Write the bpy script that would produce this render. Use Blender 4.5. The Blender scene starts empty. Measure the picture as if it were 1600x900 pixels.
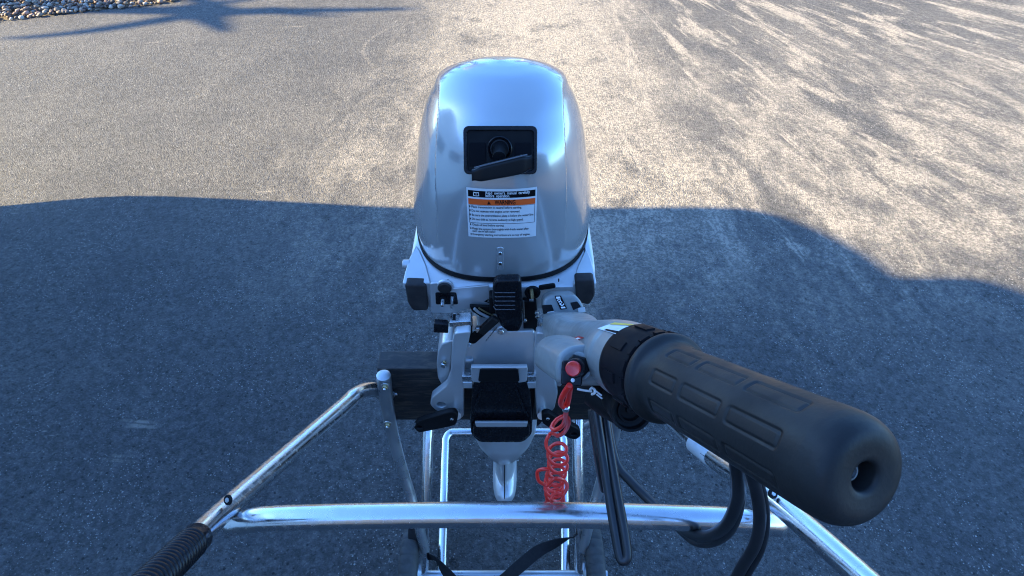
import bpy, bmesh, math, random
from mathutils import Vector, Matrix, noise as mnoise
R = math.radians
random.seed(7)
C = bpy.context.scene.collection
scene = bpy.context.scene

# ------------------------------------------------------------------ camera
cam_d = bpy.data.cameras.new('camera'); cam = bpy.data.objects.new('camera', cam_d); C.objects.link(cam)
cam.location = (0, 0, 1.55); cam.rotation_euler = (R(90 - 43), 0, 0)
cam_d.sensor_width = 36; cam_d.lens = 22.5; cam_d.clip_start = .02; cam_d.clip_end = 2000
scene.camera = cam

# ------------------------------------------------------------------ sky, sun, exposure
SUN_EL, SUN_AZ = 26, -90            # the sun stands low, square to the left of the view
world = bpy.data.worlds.new('World'); scene.world = world; world.use_nodes = True
wn = world.node_tree.nodes; wl = world.node_tree.links
sky = wn.new('ShaderNodeTexSky'); sky.sky_type = 'NISHITA'; sky.sun_disc = False
sky.sun_elevation = R(SUN_EL); sky.sun_rotation = R(SUN_AZ); sky.air_density = 1.0; sky.dust_density = .6; sky.ozone_density = 1.6
wn['Background'].inputs['Strength'].default_value = .12
tint = wn.new('ShaderNodeMix'); tint.data_type = 'RGBA'; tint.blend_type = 'MULTIPLY'; tint.inputs['Factor'].default_value = 1   # deep clear winter blue
tint.inputs['B'].default_value = (.51, .83, 1.24, 1)
wl.new(sky.outputs[0], tint.inputs['A']); wl.new(tint.outputs['Result'], wn['Background'].inputs[0])
sl = bpy.data.lights.new('sun', 'SUN'); sl.energy = 5; sl.angle = R(.6); sl.color = (1, .79, .42)
so = bpy.data.objects.new('sun', sl); C.objects.link(so)
sdir = Vector((math.sin(R(SUN_AZ)) * math.cos(R(SUN_EL)), math.cos(R(SUN_AZ)) * math.cos(R(SUN_EL)), math.sin(R(SUN_EL))))
so.rotation_euler = sdir.to_track_quat('Z', 'Y').to_euler(); so.location = (-6, 0, 6)
scene.cycles.use_denoising = True; scene.cycles.filter_width = 1.1
scene.view_settings.view_transform = 'Standard'; scene.view_settings.look = 'None'
scene.view_settings.exposure = 2.42; scene.view_settings.gamma = 1

# ------------------------------------------------------------------ materials
def mat(name, col, rough=.5, metal=0., coat=0., spec=.5, bump=0., bscale=300., var=0., vscale=8., rvar=0., scratch=0.):
    m = bpy.data.materials.new(name); m.use_nodes = True
    n = m.node_tree.nodes; l = m.node_tree.links; b = n['Principled BSDF']
    b.inputs['Base Color'].default_value = (*col, 1); b.inputs['Roughness'].default_value = rough
    b.inputs['Metallic'].default_value = metal; b.inputs['Coat Weight'].default_value = coat
    b.inputs['Coat Roughness'].default_value = .04; b.inputs['Specular IOR Level'].default_value = spec
    tc = n.new('ShaderNodeTexCoord')
    def noi(s, d=3):
        t = n.new('ShaderNodeTexNoise'); t.inputs['Scale'].default_value = s; t.inputs['Detail'].default_value = d
        l.new(tc.outputs['Object'], t.inputs['Vector']); return t
    if var:
        t = noi(vscale, 6); r = n.new('ShaderNodeMapRange'); r.inputs['From Min'].default_value = .3; r.inputs['From Max'].default_value = .7
        r.inputs['To Min'].default_value = 1 - var; r.inputs['To Max'].default_value = 1 + var
        l.new(t.outputs['Fac'], r.inputs['Value'])
        x = n.new('ShaderNodeMix'); x.data_type = 'RGBA'; x.blend_type = 'MULTIPLY'; x.inputs['Factor'].default_value = 1
        x.inputs['A'].default_value = (*col, 1); l.new(r.outputs[0], x.inputs['B']); l.new(x.outputs['Result'], b.inputs['Base Color'])
    if rvar:
        t = noi(vscale * 3, 8); r = n.new('ShaderNodeMapRange'); r.inputs['From Min'].default_value = .35; r.inputs['From Max'].default_value = .7
        r.inputs['To Min'].default_value = max(.02, rough - rvar); r.inputs['To Max'].default_value = rough + rvar
        l.new(t.outputs['Fac'], r.inputs['Value']); l.new(r.outputs[0], b.inputs['Roughness'])
    if bump or scratch:
        last = None
        if bump:
            t = noi(bscale, 4); u = n.new('ShaderNodeBump'); u.inputs['Strength'].default_value = 1; u.inputs['Distance'].default_value = bump
            l.new(t.outputs['Fac'], u.inputs['Height']); last = u
        if scratch:
            mp = n.new('ShaderNodeMapping'); mp.inputs['Scale'].default_value = (14, 90, 90); mp.inputs['Rotation'].default_value = (.3, .2, .35)
            l.new(tc.outputs['Object'], mp.inputs['Vector'])
            t = n.new('ShaderNodeTexNoise'); t.inputs['Scale'].default_value = 3; t.inputs['Detail'].default_value = 6
            l.new(mp.outputs[0], t.inputs['Vector'])
            u = n.new('ShaderNodeBump'); u.inputs['Strength'].default_value = 1; u.inputs['Distance'].default_value = scratch
            l.new(t.outputs['Fac'], u.inputs['Height'])
            if last: l.new(last.outputs[0], u.inputs['Normal'])
            last = u
        l.new(last.outputs[0], b.inputs['Normal'])
    return m

M = dict(
    cowl=mat('silver_metallic_paint', (.47, .48, .475), .22, .52, 1., var=.05, vscale=5),
    cast=mat('silver_painted_casting', (.53, .54, .54), .34, .48, .4, var=.06, vscale=20, bump=.000006, bscale=500, rvar=.05),
    grey=mat('grey_satin_plastic', (.21, .225, .22), .42, .10, .2, var=.1, vscale=25, bump=.00005, bscale=700, rvar=.08),
    black=mat('black_gloss_plastic', (.007, .007, .009), .28, 0, 0, spec=.25, var=.3, vscale=40, rvar=.08),
    matt=mat('black_satin_plastic', (.008, .008, .009), .5, 0, 0, spec=.14, var=.3, vscale=30, rvar=.08),
    rubber=mat('black_rubber', (.017, .0162, .0158), .5, 0, 0, spec=.27, var=.3, vscale=22, bump=.00012, bscale=500, rvar=.1),
    bare=mat('bumper_rubber', (.03, .026, .026), .7, 0, 0, spec=.3, var=.35, vscale=50, bump=.0001, bscale=500),
    alu=mat('polished_aluminium', (.66, .67, .68), .24, 1., 0, var=.06, vscale=30, rvar=.08, scratch=.00008),
    dull=mat('weathered_aluminium', (.50, .52, .53), .36, .9, 0, var=.15, vscale=10, rvar=.10, bump=.00003, bscale=220, scratch=.0002),
    zinc=mat('zinc_plated_steel', (.60, .62, .62), .3, 1., 0, var=.2, vscale=120, rvar=.1),
    brass=mat('tarnished_bolt', (.42, .36, .20), .4, .9, 0, var=.4, vscale=200, rvar=.1),
    collar=mat('black_collar_plastic', (.009, .009, .011), .5, 0, 0, spec=.05, bump=.00001, bscale=300, rvar=.1, vscale=30),
    knob=mat('glossy_moulded_handle', (.007, .007, .008), .3, 0, 0, spec=.3, bump=.00001, bscale=300),
    oldbolt=mat('dusty_steel_bolt', (.22, .22, .22), .5, .6, var=.4, vscale=300),
    rib=mat('pale_rib_and_highlight', (.10, .10, .11), .5),  # lighter grey for the latch ribs and the pull handle's painted highlight
    red=mat('red_plastic', (.70, .020, .014), .32, 0, .4, var=.12, vscale=60, bump=.00004, bscale=400),
    redcord=mat('red_coiled_plastic', (.80, .022, .012), .3, 0, .3, var=.12, vscale=60),
    white=mat('white_print', (.78, .79, .79), .45, 0, 0),
    sand=mat('dusty_grey_film', (.3, .27, .22), .8),
    sticker=mat('white_sticker', (.66, .69, .70), .35, 0, .3, var=.04, vscale=40),
    orange=mat('orange_print', (.80, .105, .012), .4),
    ink=mat('black_print', (.005, .005, .007), .5, spec=.08),
    yellow=mat('yellow_print', (.65, .45, .06), .4),
    web=mat('black_webbing', (.012, .012, .014), .75, 0, 0, spec=.3, var=.3, vscale=200, bump=.0003, bscale=900),
    tyre=mat('tyre_rubber', (.055, .054, .052), .8, 0, 0, spec=.3, var=.5, vscale=30, bump=.0002, bscale=300),
    cable=mat('black_cable_sheath', (.014, .014, .016), .33, 0, 0, var=.2, vscale=60),
    vwhite=mat('white_painted_panel', (.72, .72, .70), .4, 0, .3, var=.04, vscale=2),
    glass=mat('dark_window_glass', (.02, .025, .03), .05, 0, 0),
    bark=mat('grey_bark', (.11, .085, .065), .9, var=.4, vscale=12, bump=.01, bscale=20),
    brick=mat('house_brick', (.28, .14, .10), .85, var=.3, vscale=6),
    siding=mat('grey_siding', (.22, .22, .22), .8, var=.1, vscale=1.),
    roof=mat('house_roof_shingles', (.09, .085, .08), .9, var=.3, vscale=5),
    leaf=mat('evergreen_foliage', (.045, .075, .03), .7, var=.5, vscale=3),
)

# black painted transom board: paint worn off in arcs and scuffs
def board_mat():
    m = bpy.data.materials.new('worn_black_board'); m.use_nodes = True
    n = m.node_tree.nodes; l = m.node_tree.links; b = n['Principled BSDF']
    tc = n.new('ShaderNodeTexCoord'); mp = n.new('ShaderNodeMapping'); mp.inputs['Scale'].default_value = (9, 30, 60)
    l.new(tc.outputs['Object'], mp.inputs['Vector'])
    a = n.new('ShaderNodeTexNoise'); a.inputs['Scale'].default_value = 2.2; a.inputs['Detail'].default_value = 9; a.inputs['Roughness'].default_value = .7; a.inputs['Distortion'].default_value = .8
    l.new(mp.outputs[0], a.inputs['Vector'])
    r = n.new('ShaderNodeValToRGB'); e = r.color_ramp.elements
    e[0].position = .47; e[0].color = (.012, .012, .013, 1); e[1].position = .74; e[1].color = (.085, .066, .05, 1)
    l.new(a.outputs['Fac'], r.inputs['Fac']); l.new(r.outputs[0], b.inputs['Base Color'])
    b.inputs['Roughness'].default_value = .62
    u = n.new('ShaderNodeBump'); u.inputs['Distance'].default_value = .0006; l.new(a.outputs['Fac'], u.inputs['Height']); l.new(u.outputs[0], b.inputs['Normal'])
    return m
M['board'] = board_mat()

# ------------------------------------------------------------------ helpers
def tag(o, label=None, cat=None, group=None, kind=None):
    if label: o['label'] = label
    if cat: o['category'] = cat
    if group: o['group'] = group
    if kind: o['kind'] = kind
    return o
def thing(name, label, cat, loc=(0, 0, 0), group=None):
    o = bpy.data.objects.new(name, None); C.objects.link(o); o.location = loc; o.empty_display_size = .05
    return tag(o, label, cat, group)
def link(name, me, m, parent=None, smooth=True, sharp=40):
    o = bpy.data.objects.new(name, me); C.objects.link(o)
    if m and not me.materials: me.materials.append(m)
    if smooth:
        me.shade_smooth()
        if sharp: me.set_sharp_from_angle(angle=R(sharp))
    if parent:
        o.parent = parent
        w = Matrix(); p = parent
        while p: w = Matrix.Translation(p.location) @ w; p = p.parent
        o.location = -w.translation
        if parent.type == 'MESH': o.location = (0, 0, 0)
    return o
def pyobj(name, v, f, m, parent=None, smooth=True, sharp=40):
    me = bpy.data.meshes.new(name); me.from_pydata([tuple(p) for p in v], [], f); me.update()
    bm = bmesh.new(); bm.from_mesh(me); bmesh.ops.recalc_face_normals(bm, faces=bm.faces); bm.to_mesh(me); bm.free()
    return link(name, me, m, parent, smooth, sharp)
def catmull(pts, k=8, closed=False):
    P = [Vector(p) for p in pts]; out = []; n = len(P)
    if n < 3: return P
    for i in range(n if closed else n - 1):
        if closed: a, b, c, d = P[(i - 1) % n], P[i], P[(i + 1) % n], P[(i + 2) % n]
        else: a, b, c, d = P[max(i - 1, 0)], P[i], P[i + 1], P[min(i + 2, n - 1)]
        for j in range(k):
            t = j / k
            out.append(.5 * ((2 * b) + (c - a) * t + (2 * a - 5 * b + 4 * c - d) * t * t + (3 * b - a - 3 * c + d) * t ** 3))
    if not closed: out.append(P[-1])
    return out
def tube_geo(pts, r, seg=20, k=8, flat=1., rs=None, base=0):
    P = catmull(pts, k) if k > 1 else [Vector(p) for p in pts]
    n = len(P); t0 = (P[1] - P[0]).normalized()
    up = Vector((0, 0, 1)) if abs(t0.z) < .9 else Vector((0, 1, 0))
    nrm = (up - up.dot(t0) * t0).normalized(); v = []; f = []
    for i, p in enumerate(P):
        t = (P[min(i + 1, n - 1)] - P[max(i - 1, 0)]).normalized()
        nrm = (nrm - nrm.dot(t) * t).normalized(); bn = t.cross(nrm)
        rr = r if rs is None else rs(i / (n - 1))
        for s in range(seg):
            a = 2 * math.pi * s / seg
            v.append(p + nrm * math.cos(a) * rr * flat + bn * math.sin(a) * rr)
    for i in range(n - 1):
        for s in range(seg):
            a = base + i * seg + s; b = base + i * seg + (s + 1) % seg
            f.append((a, b, b + seg, a + seg))
    f.append(tuple(base + s for s in range(seg))[::-1]); f.append(tuple(base + (n - 1) * seg + s for s in range(seg)))
    return v, f
def tube(name, pts, r, m, parent=None, seg=20, k=8, flat=1., rs=None):
    v, f = tube_geo(pts, r, seg, k, flat, rs); return pyobj(name, v, f, m, parent)
def axes(axis, hint=(0, 0, 1)):
    a = Vector(axis).normalized(); h = Vector(hint)
    if abs(a.dot(h)) > .95: h = Vector((1, 0, 0))
    x = h.cross(a).normalized(); y = a.cross(x); return x, y, a
def lathe(name, prof, org, axis, m, parent=None, seg=36, sharp=35, hexa=False):
    x, y, a = axes(axis); o = Vector(org); v = []; f = []; n = len(prof)
    for (r, h) in prof:
        for s in range(seg):
            t = 2 * math.pi * s / seg
            v.append(o + a * h + (x * math.cos(t) + y * math.sin(t)) * max(r, 1e-5))
    for i in range(n - 1):
        for s in range(seg):
            p = i * seg + s; q = i * seg + (s + 1) % seg; f.append((p, q, q + seg, p + seg))
    f.append(tuple(range(seg))[::-1]); f.append(tuple((n - 1) * seg + s for s in range(seg)))
    return pyobj(name, v, f, m, parent, sharp=sharp)
def disc(name, org, axis, r, h, m, parent=None, bev=.0006, seg=28):
    b = min(bev, r * .4, h * .4)
    return lathe(name, [(r, 0), (r, h - b), (r - b, h)], org, axis, m, parent, seg)
def curve_mesh(name, outs, thick, bev, frame, seg=2):
    """closed outlines (with holes) extruded to 'thick' behind the frame's front plane, edges rounded by bev"""
    cu = bpy.data.curves.new(name, 'CURVE'); cu.dimensions = '2D'; cu.fill_mode = 'BOTH'
    cu.extrude = max(thick / 2 - bev, 0); cu.bevel_depth = bev; cu.bevel_resolution = seg; cu.offset = -bev
    for o in outs:
        sp = cu.splines.new('POLY'); sp.points.add(len(o) - 1); sp.use_cyclic_u = True
        for i, (x, y) in enumerate(o): sp.points[i].co = (x, y, 0, 1)
    ob = bpy.data.objects.new(name, cu); C.objects.link(ob)
    dg = bpy.context.evaluated_depsgraph_get(); me = bpy.data.meshes.new_from_object(ob.evaluated_get(dg))
    bpy.data.objects.remove(ob); bpy.data.curves.remove(cu)
    me.transform(Matrix.Translation((0, 0, -thick / 2))); me.transform(frame); me.name = name; me.materials.clear()
    return me
def frame(o, x, y):
    x = Vector(x).normalized(); y = Vector(y); y = (y - y.dot(x) * x).normalized(); z = x.cross(y)
    return Matrix(((x.x, y.x, z.x, o[0]), (x.y, y.y, z.y, o[1]), (x.z, y.z, z.z, o[2]), (0, 0, 0, 1)))
def fillet(pts, r, k=5):
    out = []; n = len(pts)
    for i in range(n):
        p = Vector(pts[i]); a = Vector(pts[i - 1]) - p; b = Vector(pts[(i + 1) % n]) - p
        rr = min(r, a.length * .45, b.length * .45); s = p + a.normalized() * rr; e = p + b.normalized() * rr
        for j in range(k + 1):
            t = j / k; out.append(tuple(s * (1 - t) ** 2 + p * 2 * t * (1 - t) + e * t * t))
    return out
def plate(name, pts, y, thick, m, parent=None, rad=.003, bev=.001, holes=(), seg=2):
    """a piece whose front face stands in the plane Y = y, drawn in (X, Z); it reaches 'thick' back"""
    fr = Matrix(((1, 0, 0, 0), (0, 0, -1, y), (0, 1, 0, 0), (0, 0, 0, 1)))
    me = curve_mesh(name, [fillet(pts, rad)] + [list(h) for h in holes], thick, bev, fr, seg)
    return link(name, me, m, parent)
def plate_on(name, pts, fr, thick, m, parent=None, rad=.003, bev=.001, holes=(), seg=2):
    me = curve_mesh(name, [fillet(pts, rad)] + [list(h) for h in holes], thick, bev, fr, seg)
    return link(name, me, m, parent)
def rect(cx, cz, w, h): return [(cx - w / 2, cz - h / 2), (cx + w / 2, cz - h / 2), (cx + w / 2, cz + h / 2), (cx - w / 2, cz + h / 2)]
def circ(cx, cz, r, n=24, sy=1.): return [(cx + r * math.cos(2 * math.pi * i / n), cz + r * sy * math.sin(2 * math.pi * i / n)) for i in range(n)]
def loft(name, secs, m, parent=None, caps=True, sharp=40):
    v = [p for s in secs for p in s]; k = len(secs[0]); f = []
    for i in range(len(secs) - 1):
        for s in range(k):
            a = i * k + s; b = i * k + (s + 1) % k; f.append((a, b, b + k, a + k))
    if caps: f.append(tuple(range(k))[::-1]); f.append(tuple((len(secs) - 1) * k + s for s in range(k)))
    return pyobj(name, v, f, m, parent, sharp=sharp)
def superell(c, ux, uy, hw, hh, n=3., k=48, ph=0.):
    c = Vector(c); ux = Vector(ux); uy = Vector(uy); o = []
    for i in range(k):
        t = 2 * math.pi * i / k + ph; cs, sn = math.cos(t), math.sin(t)
        o.append(c + ux * hw * math.copysign(abs(cs) ** (2 / n), cs) + uy * hh * math.copysign(abs(sn) ** (2 / n), sn))
    return o
def box(name, lo, hi, m, parent=None, bev=.002):
    bm = bmesh.new(); bmesh.ops.create_cube(bm, size=1)
    s = [hi[i] - lo[i] for i in range(3)]; c = [(hi[i] + lo[i]) / 2 for i in range(3)]
    for v in bm.verts: v.co = Vector((v.co.x * s[0] + c[0], v.co.y * s[1] + c[1], v.co.z * s[2] + c[2]))
    if bev: bmesh.ops.bevel(bm, geom=list(bm.edges), offset=bev, segments=3, affect='EDGES', profile=.5)
    me = bpy.data.meshes.new(name); bm.to_mesh(me); bm.free()
    return link(name, me, m, parent)
def text_mesh(s, size, align='LEFT', bold=0.):
    cu = bpy.data.curves.new('t', 'FONT'); cu.body = s; cu.size = size; cu.align_x = align; cu.offset = bold; cu.resolution_u = 3
    ob = bpy.data.objects.new('t', cu); C.objects.link(ob)
    dg = bpy.context.evaluated_depsgraph_get(); me = bpy.data.meshes.new_from_object(ob.evaluated_get(dg))
    bpy.data.objects.remove(ob); bpy.data.curves.remove(cu)
    v = [tuple(p.co) for p in me.vertices]; f = [tuple(p.vertices) for p in me.polygons]; bpy.data.meshes.remove(me)
    return v, f
CAMUP = (0, .682, .7314)

# ------------------------------------------------------------------ ground: asphalt drive and the earth round it
def asphalt():
    m = bpy.data.materials.new('dusty_asphalt'); m.use_nodes = True
    n = m.node_tree.nodes; l = m.node_tree.links; b = n['Principled BSDF']
    tc = n.new('ShaderNodeTexCoord'); co = tc.outputs['Object']
    def N(t, **k):
        x = n.new(t)
        for a, v in k.items():
            if a in x.inputs: x.inputs[a].default_value = v
            else: setattr(x, a, v)
        return x
    def noi(vec, scale, det=4, rough=.55, dist=0.):
        t = N('ShaderNodeTexNoise', Scale=scale, Detail=det, Roughness=rough, Distortion=dist); l.new(vec, t.inputs['Vector']); return t.outputs['Fac']
    def mr(v, a, b_, c=0., d=1., smooth=True):
        x = n.new('ShaderNodeMapRange'); x.interpolation_type = 'SMOOTHSTEP' if smooth else 'LINEAR'
        for i, val in zip(('From Min', 'From Max', 'To Min', 'To Max'), (a, b_, c, d)): x.inputs[i].default_value = val
        l.new(v, x.inputs['Value']); return x.outputs[0]
    def ma(op, a, b_=0.):
        x = n.new('ShaderNodeMath'); x.operation = op
        for i, v in ((0, a), (1, b_)):
            if isinstance(v, (int, float)): x.inputs[i].default_value = v
            else: l.new(v, x.inputs[i])
        return x.outputs[0]
    def mix(f, a, b_):
        x = n.new('ShaderNodeMix'); x.data_type = 'RGBA'
        if isinstance(f, (int, float)): x.inputs['Factor'].default_value = f
        else: l.new(f, x.inputs['Factor'])
        for i, v in (('A', a), ('B', b_)):
            if isinstance(v, tuple): x.inputs[i].default_value = (*v, 1)
            else: l.new(v, x.inputs[i])
        return x.outputs['Result']
    sep = N('ShaderNodeSeparateXYZ'); l.new(co, sep.inputs[0]); X, Y = sep.outputs[0], sep.outputs[1]
    # stones in the binder
    vo = N('ShaderNodeTexVoronoi', Scale=230.); l.new(co, vo.inputs['Vector'])
    sc = N('ShaderNodeSeparateColor'); l.new(vo.outputs['Color'], sc.inputs[0])
    vo2 = N('ShaderNodeTexVoronoi', Scale=120.); l.new(co, vo2.inputs['Vector'])
    sc2 = N('ShaderNodeSeparateColor'); l.new(vo2.outputs['Color'], sc2.inputs[0])
    big = noi(co, 1.3, 7, .72)
    stone = ma('MULTIPLY', mr(sc.outputs[0], .80, .97), mr(vo.outputs['Distance'], .5, .25))
    stone2 = ma('MULTIPLY', mr(sc2.outputs[0], .93, .99), mr(vo2.outputs['Distance'], .38, .22))
    patch = mr(noi(co, 4., 6, .72), .42, .60)
    worn = ma('MULTIPLY', ma('MAXIMUM', stone, stone2), mr(patch, 0, 1, .20, 1.))
    base = mix(mr(big, .35, .65), (.056, .057, .060), (.086, .084, .082))
    base = mix(ma('MULTIPLY', mr(noi(co, 120., 3), .50, .70), .5), base, (.13, .125, .118))
    base = mix(ma('MULTIPLY', mr(noi(co, 48., 5, .75), .56, .74), .35), base, (.15, .145, .135))
    base = mix(ma('MULTIPLY', mr(noi(co, 75., 4, .75), .47, .33), .75), base, (.026, .026, .028))
    fine = mr(noi(co, 135., 2, .6), .36, .64, .84, 1.17); fine2 = mr(noi(co, 42., 3, .7), .36, .64, .78, 1.22)
    sm = n.new('ShaderNodeMix'); sm.data_type = 'RGBA'; sm.blend_type = 'MULTIPLY'; sm.inputs['Factor'].default_value = 1
    l.new(base, sm.inputs['A']); l.new(ma('MULTIPLY', fine, fine2), sm.inputs['B']); base = sm.outputs['Result']
    vp = N('ShaderNodeTexVoronoi', Scale=85.); l.new(co, vp.inputs['Vector']); pc = N('ShaderNodeSeparateColor'); l.new(vp.outputs['Color'], pc.inputs[0])
    pit = ma('MULTIPLY', mr(vp.outputs['Distance'], .40, .22), mr(pc.outputs[1], .90, .94))
    base = mix(ma('MULTIPLY', pit, .85), base, (.012, .012, .014))
    chip = ma('MULTIPLY', ma('MULTIPLY', mr(vp.outputs['Distance'], .34, .20), mr(pc.outputs[2], .93, .96)), mr(noi(co, 2.6, 4, .7), .38, .58, .15, 1.))
    base = mix(chip, base, (.42, .41, .39))
    base = mix(worn, base, (.34, .33, .31))
    # dust that tyres dragged into long pale streaks fanning out from the turning place
    dx = ma('SUBTRACT', X, .08); dy = ma('SUBTRACT', 7.6, Y)
    ang = ma('ARCTAN2', dx, dy); rad = ma('SQRT', ma('ADD', ma('MULTIPLY', dx, dx), ma('MULTIPLY', dy, dy)))
    cb = N('ShaderNodeCombineXYZ'); l.new(ma('MULTIPLY', ang, 11.), cb.inputs[0]); l.new(ma('MULTIPLY', rad, .8), cb.inputs[1])
    cb2 = N('ShaderNodeCombineXYZ'); l.new(ma('MULTIPLY', ang, 55.), cb2.inputs[0]); l.new(ma('MULTIPLY', rad, .9), cb2.inputs[1]); cb2.inputs[2].default_value = 5
    st = mr(noi(cb.outputs[0], 2.2, 8, .74, .35), .44, .64)
    st2 = mr(noi(cb2.outputs[0], 1.0, 6, .74, .25), .52, .70)
    side = mr(ma('ADD', X, ma('MULTIPLY', ma('SUBTRACT', noi(co, .9, 3), .5), 1.6)), -1.5, .7)
    near = ma('MULTIPLY', mr(Y, .7, 2.5), side)
    dust = ma('MULTIPLY', ma('ADD', ma('MULTIPLY', st, .75), ma('MULTIPLY', st2, .8)), near)
    # pale film close to the cart's far side
    cb3 = N('ShaderNodeCombineXYZ'); l.new(ma('MULTIPLY', ang, 20.), cb3.inputs[0]); l.new(ma('MULTIPLY', rad, 1.6), cb3.inputs[1]); cb3.inputs[2].default_value = 2
    film = ma('MULTIPLY', mr(noi(cb3.outputs[0], 1.0, 7, .74, .4), .34, .66), ma('MULTIPLY', ma('MULTIPLY', mr(X, -1.6, -.1), mr(Y, 1.0, 2.1)), mr(Y, 4.4, 2.6, .25, 1.)))
    dust = ma('MAXIMUM', dust, ma('MULTIPLY', film, .8))
    xw = ma('ADD', X, ma('MULTIPLY', ma('SUBTRACT', noi(co, 1.1, 5, .7), .5), 1.3))
    core = ma('MULTIPLY', ma('MULTIPLY', mr(xw, -1.1, .1), mr(xw, 1.4, .2)), ma('MULTIPLY', mr(Y, 1.3, 2.1), mr(noi(co, 3., 6, .7), .25, .5)))
    dust = ma('MAXIMUM', dust, ma('MULTIPLY', core, .75))
    grain = mr(ma('ADD', ma('MULTIPLY', noi(co, 120., 3, .7), .6), ma('MULTIPLY', noi(co, 60., 3, .7), .4)), .43, .56)
    dust = mr(ma('ADD', dust, ma('MULTIPLY', ma('SUBTRACT', noi(co, 17., 9, .82), .5), .9)), .02, 1.1)
    grain2 = mr(noi(co, 60., 5, .7), .35, .7)
    dm = ma('MULTIPLY', dust, ma('ADD', .50, ma('MULTIPLY', ma('MULTIPLY', grain, mr(grain2, 0, 1, .5, 1.)), 1.1)))
    dm = ma('MINIMUM', dm, .92)
    def track(p, q, w, amt, wob=.35):
        L = math.hypot(q[0] - p[0], q[1] - p[1]); ux, uy = (q[0] - p[0]) / L, (q[1] - p[1]) / L
        ax_ = ma('SUBTRACT', X, p[0]); ay_ = ma('SUBTRACT', Y, p[1])
        t_ = ma('ADD', ma('MULTIPLY', ax_, ux), ma('MULTIPLY', ay_, uy))
        d_ = ma('ABSOLUTE', ma('ADD', ma('SUBTRACT', ma('MULTIPLY', ax_, uy), ma('MULTIPLY', ay_, ux)), ma('MULTIPLY', ma('SUBTRACT', noi(co, .9, 5, .6), .5), wob)))
        on = ma('MULTIPLY', mr(t_, 0., min(.25, L * .3)), mr(t_, L, L - min(.3, L * .3)))
        return ma('MULTIPLY', ma('MULTIPLY', mr(d_, w, w * .25), on), ma('MULTIPLY', mr(noi(co, 13., 6, .75), .36, .60), amt))
    for tr_ in (((2.1522, 4.5603), (2.9232, 3.4289), .035, .9), ((1.6691, 4.5603), (2.1809, 3.3642), .05, .7), ((0.7028, 4.5603), (0.704, 2.5654), .035, .8), ((0.4612, 4.5603), (0.6507, 3.3642), .09, .8),
                ((-0.4392, 4.5603), (-0.4502, 3.3642), .05, .6), ((0.0878, 4.5603), (0.0296, 3.6162), .10, .7), ((1.0015, 3.4454), (1.3271, 2.2579), .06, .7), ((1.4291, 2.9957), (1.9824, 2.1211), .05, .7), ((2.3439, 3.8961), (2.7151, 2.6796), .07, .6)):
        dm = ma('MAXIMUM', dm, track(*tr_))
    for (a_, b_) in [((-1.1514, 1.1021), (-1.011, 1.091)), ((-1.1306, 1.0888), (-1.0168, 1.0733)), ((-1.1515, 1.0777), (-1.0158, 1.0799)), ((-1.1213, 0.9806), (-1.0424, 0.9785)), ((-1.1387, 0.9684), (-1.017, 0.9604)), ((-2.5719, 3.1216), (-2.4564, 3.1874)), ((-2.2176, 3.8281), (-2.1135, 3.857)), ((-1.495, 4.0794), (-1.2979, 4.1006)), ((-1.0969, 2.2579), (-0.98, 2.2769)), ((-1.0817, 2.4469), (-1.0017, 2.4679))]:
        dm = ma('MAXIMUM', dm, track(a_, b_, .008, .55, .03))
    # scuffs: small groups of short pale scratches lying across the drive
    mp = N('ShaderNodeMapping'); mp.inputs['Scale'].default_value = (9, 60, 1); l.new(co, mp.inputs['Vector'])
    scf = ma('MULTIPLY', mr(noi(mp.outputs[0], 1.4, 3, .6), .60, .70), mr(noi(co, 3.2, 2), .64, .72))
    dm = ma('MAXIMUM', dm, ma('MULTIPLY', scf, .7))
    # a faint ring scribbled by a turning tyre
    rx = ma('SUBTRACT', X, -.42); ry = ma('SUBTRACT', Y, 3.75)
    rr = ma('SQRT', ma('ADD', ma('MULTIPLY', rx, rx), ma('MULTIPLY', ry, ry)))
    ring = mr(ma('ABSOLUTE', ma('SUBTRACT', rr, ma('ADD', .40, ma('MULTIPLY', noi(co, 2., 2), .12)))), .022, .0)
    dm = ma('MAXIMUM', dm, ma('MULTIPLY', ma('MULTIPLY', ring, grain2), .42))
    col = mix(dm, base, (.335, .30, .25))
    # dark drips of oil and tar
    vd = N('ShaderNodeTexVoronoi', Scale=14.); l.new(co, vd.inputs['Vector'])
    dc = N('ShaderNodeSeparateColor'); l.new(vd.outputs['Color'], dc.inputs[0])
    drip = ma('MULTIPLY', ma('MULTIPLY', mr(vd.outputs['Distance'], .22, .10), mr(dc.outputs[0], .86, .88)), mr(noi(co, 160., 3), .42, .5))
    near2 = mr(Y, 1.25, .8)
    col = mix(ma('MULTIPLY', ma('MULTIPLY', drip, near2), .8), col, (.018, .018, .02))
    l.new(col, b.inputs['Base Color'])
    b.inputs['Roughness'].default_value = .82; b.inputs['Specular IOR Level'].default_value = .35
    hgt = ma('ADD', ma('MULTIPLY', vo.outputs['Distance'], -.9), ma('MULTIPLY', noi(co, 210., 4, .65), 1.6))
    hgt = ma('ADD', hgt, ma('MULTIPLY', vo2.outputs['Distance'], -.7))
    hgt = ma('ADD', hgt, ma('MULTIPLY', noi(co, 70., 4, .7), 1.6))
    bp = N('ShaderNodeBump'); bp.inputs['Strength'].default_value = .9; bp.inputs['Distance'].default_value = .0045
    l.new(hgt, bp.inputs['Height'])
    bp2 = N('ShaderNodeBump'); bp2.inputs['Strength'].default_value = .7; bp2.inputs['Distance'].default_value = .012
    l.new(noi(co, 7., 4, .6), bp2.inputs['Height']); l.new(bp2.outputs[0], bp.inputs['Normal'])
    l.new(bp.outputs[0], b.inputs['Normal'])
    return m
M['asphalt'] = asphalt()
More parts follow.
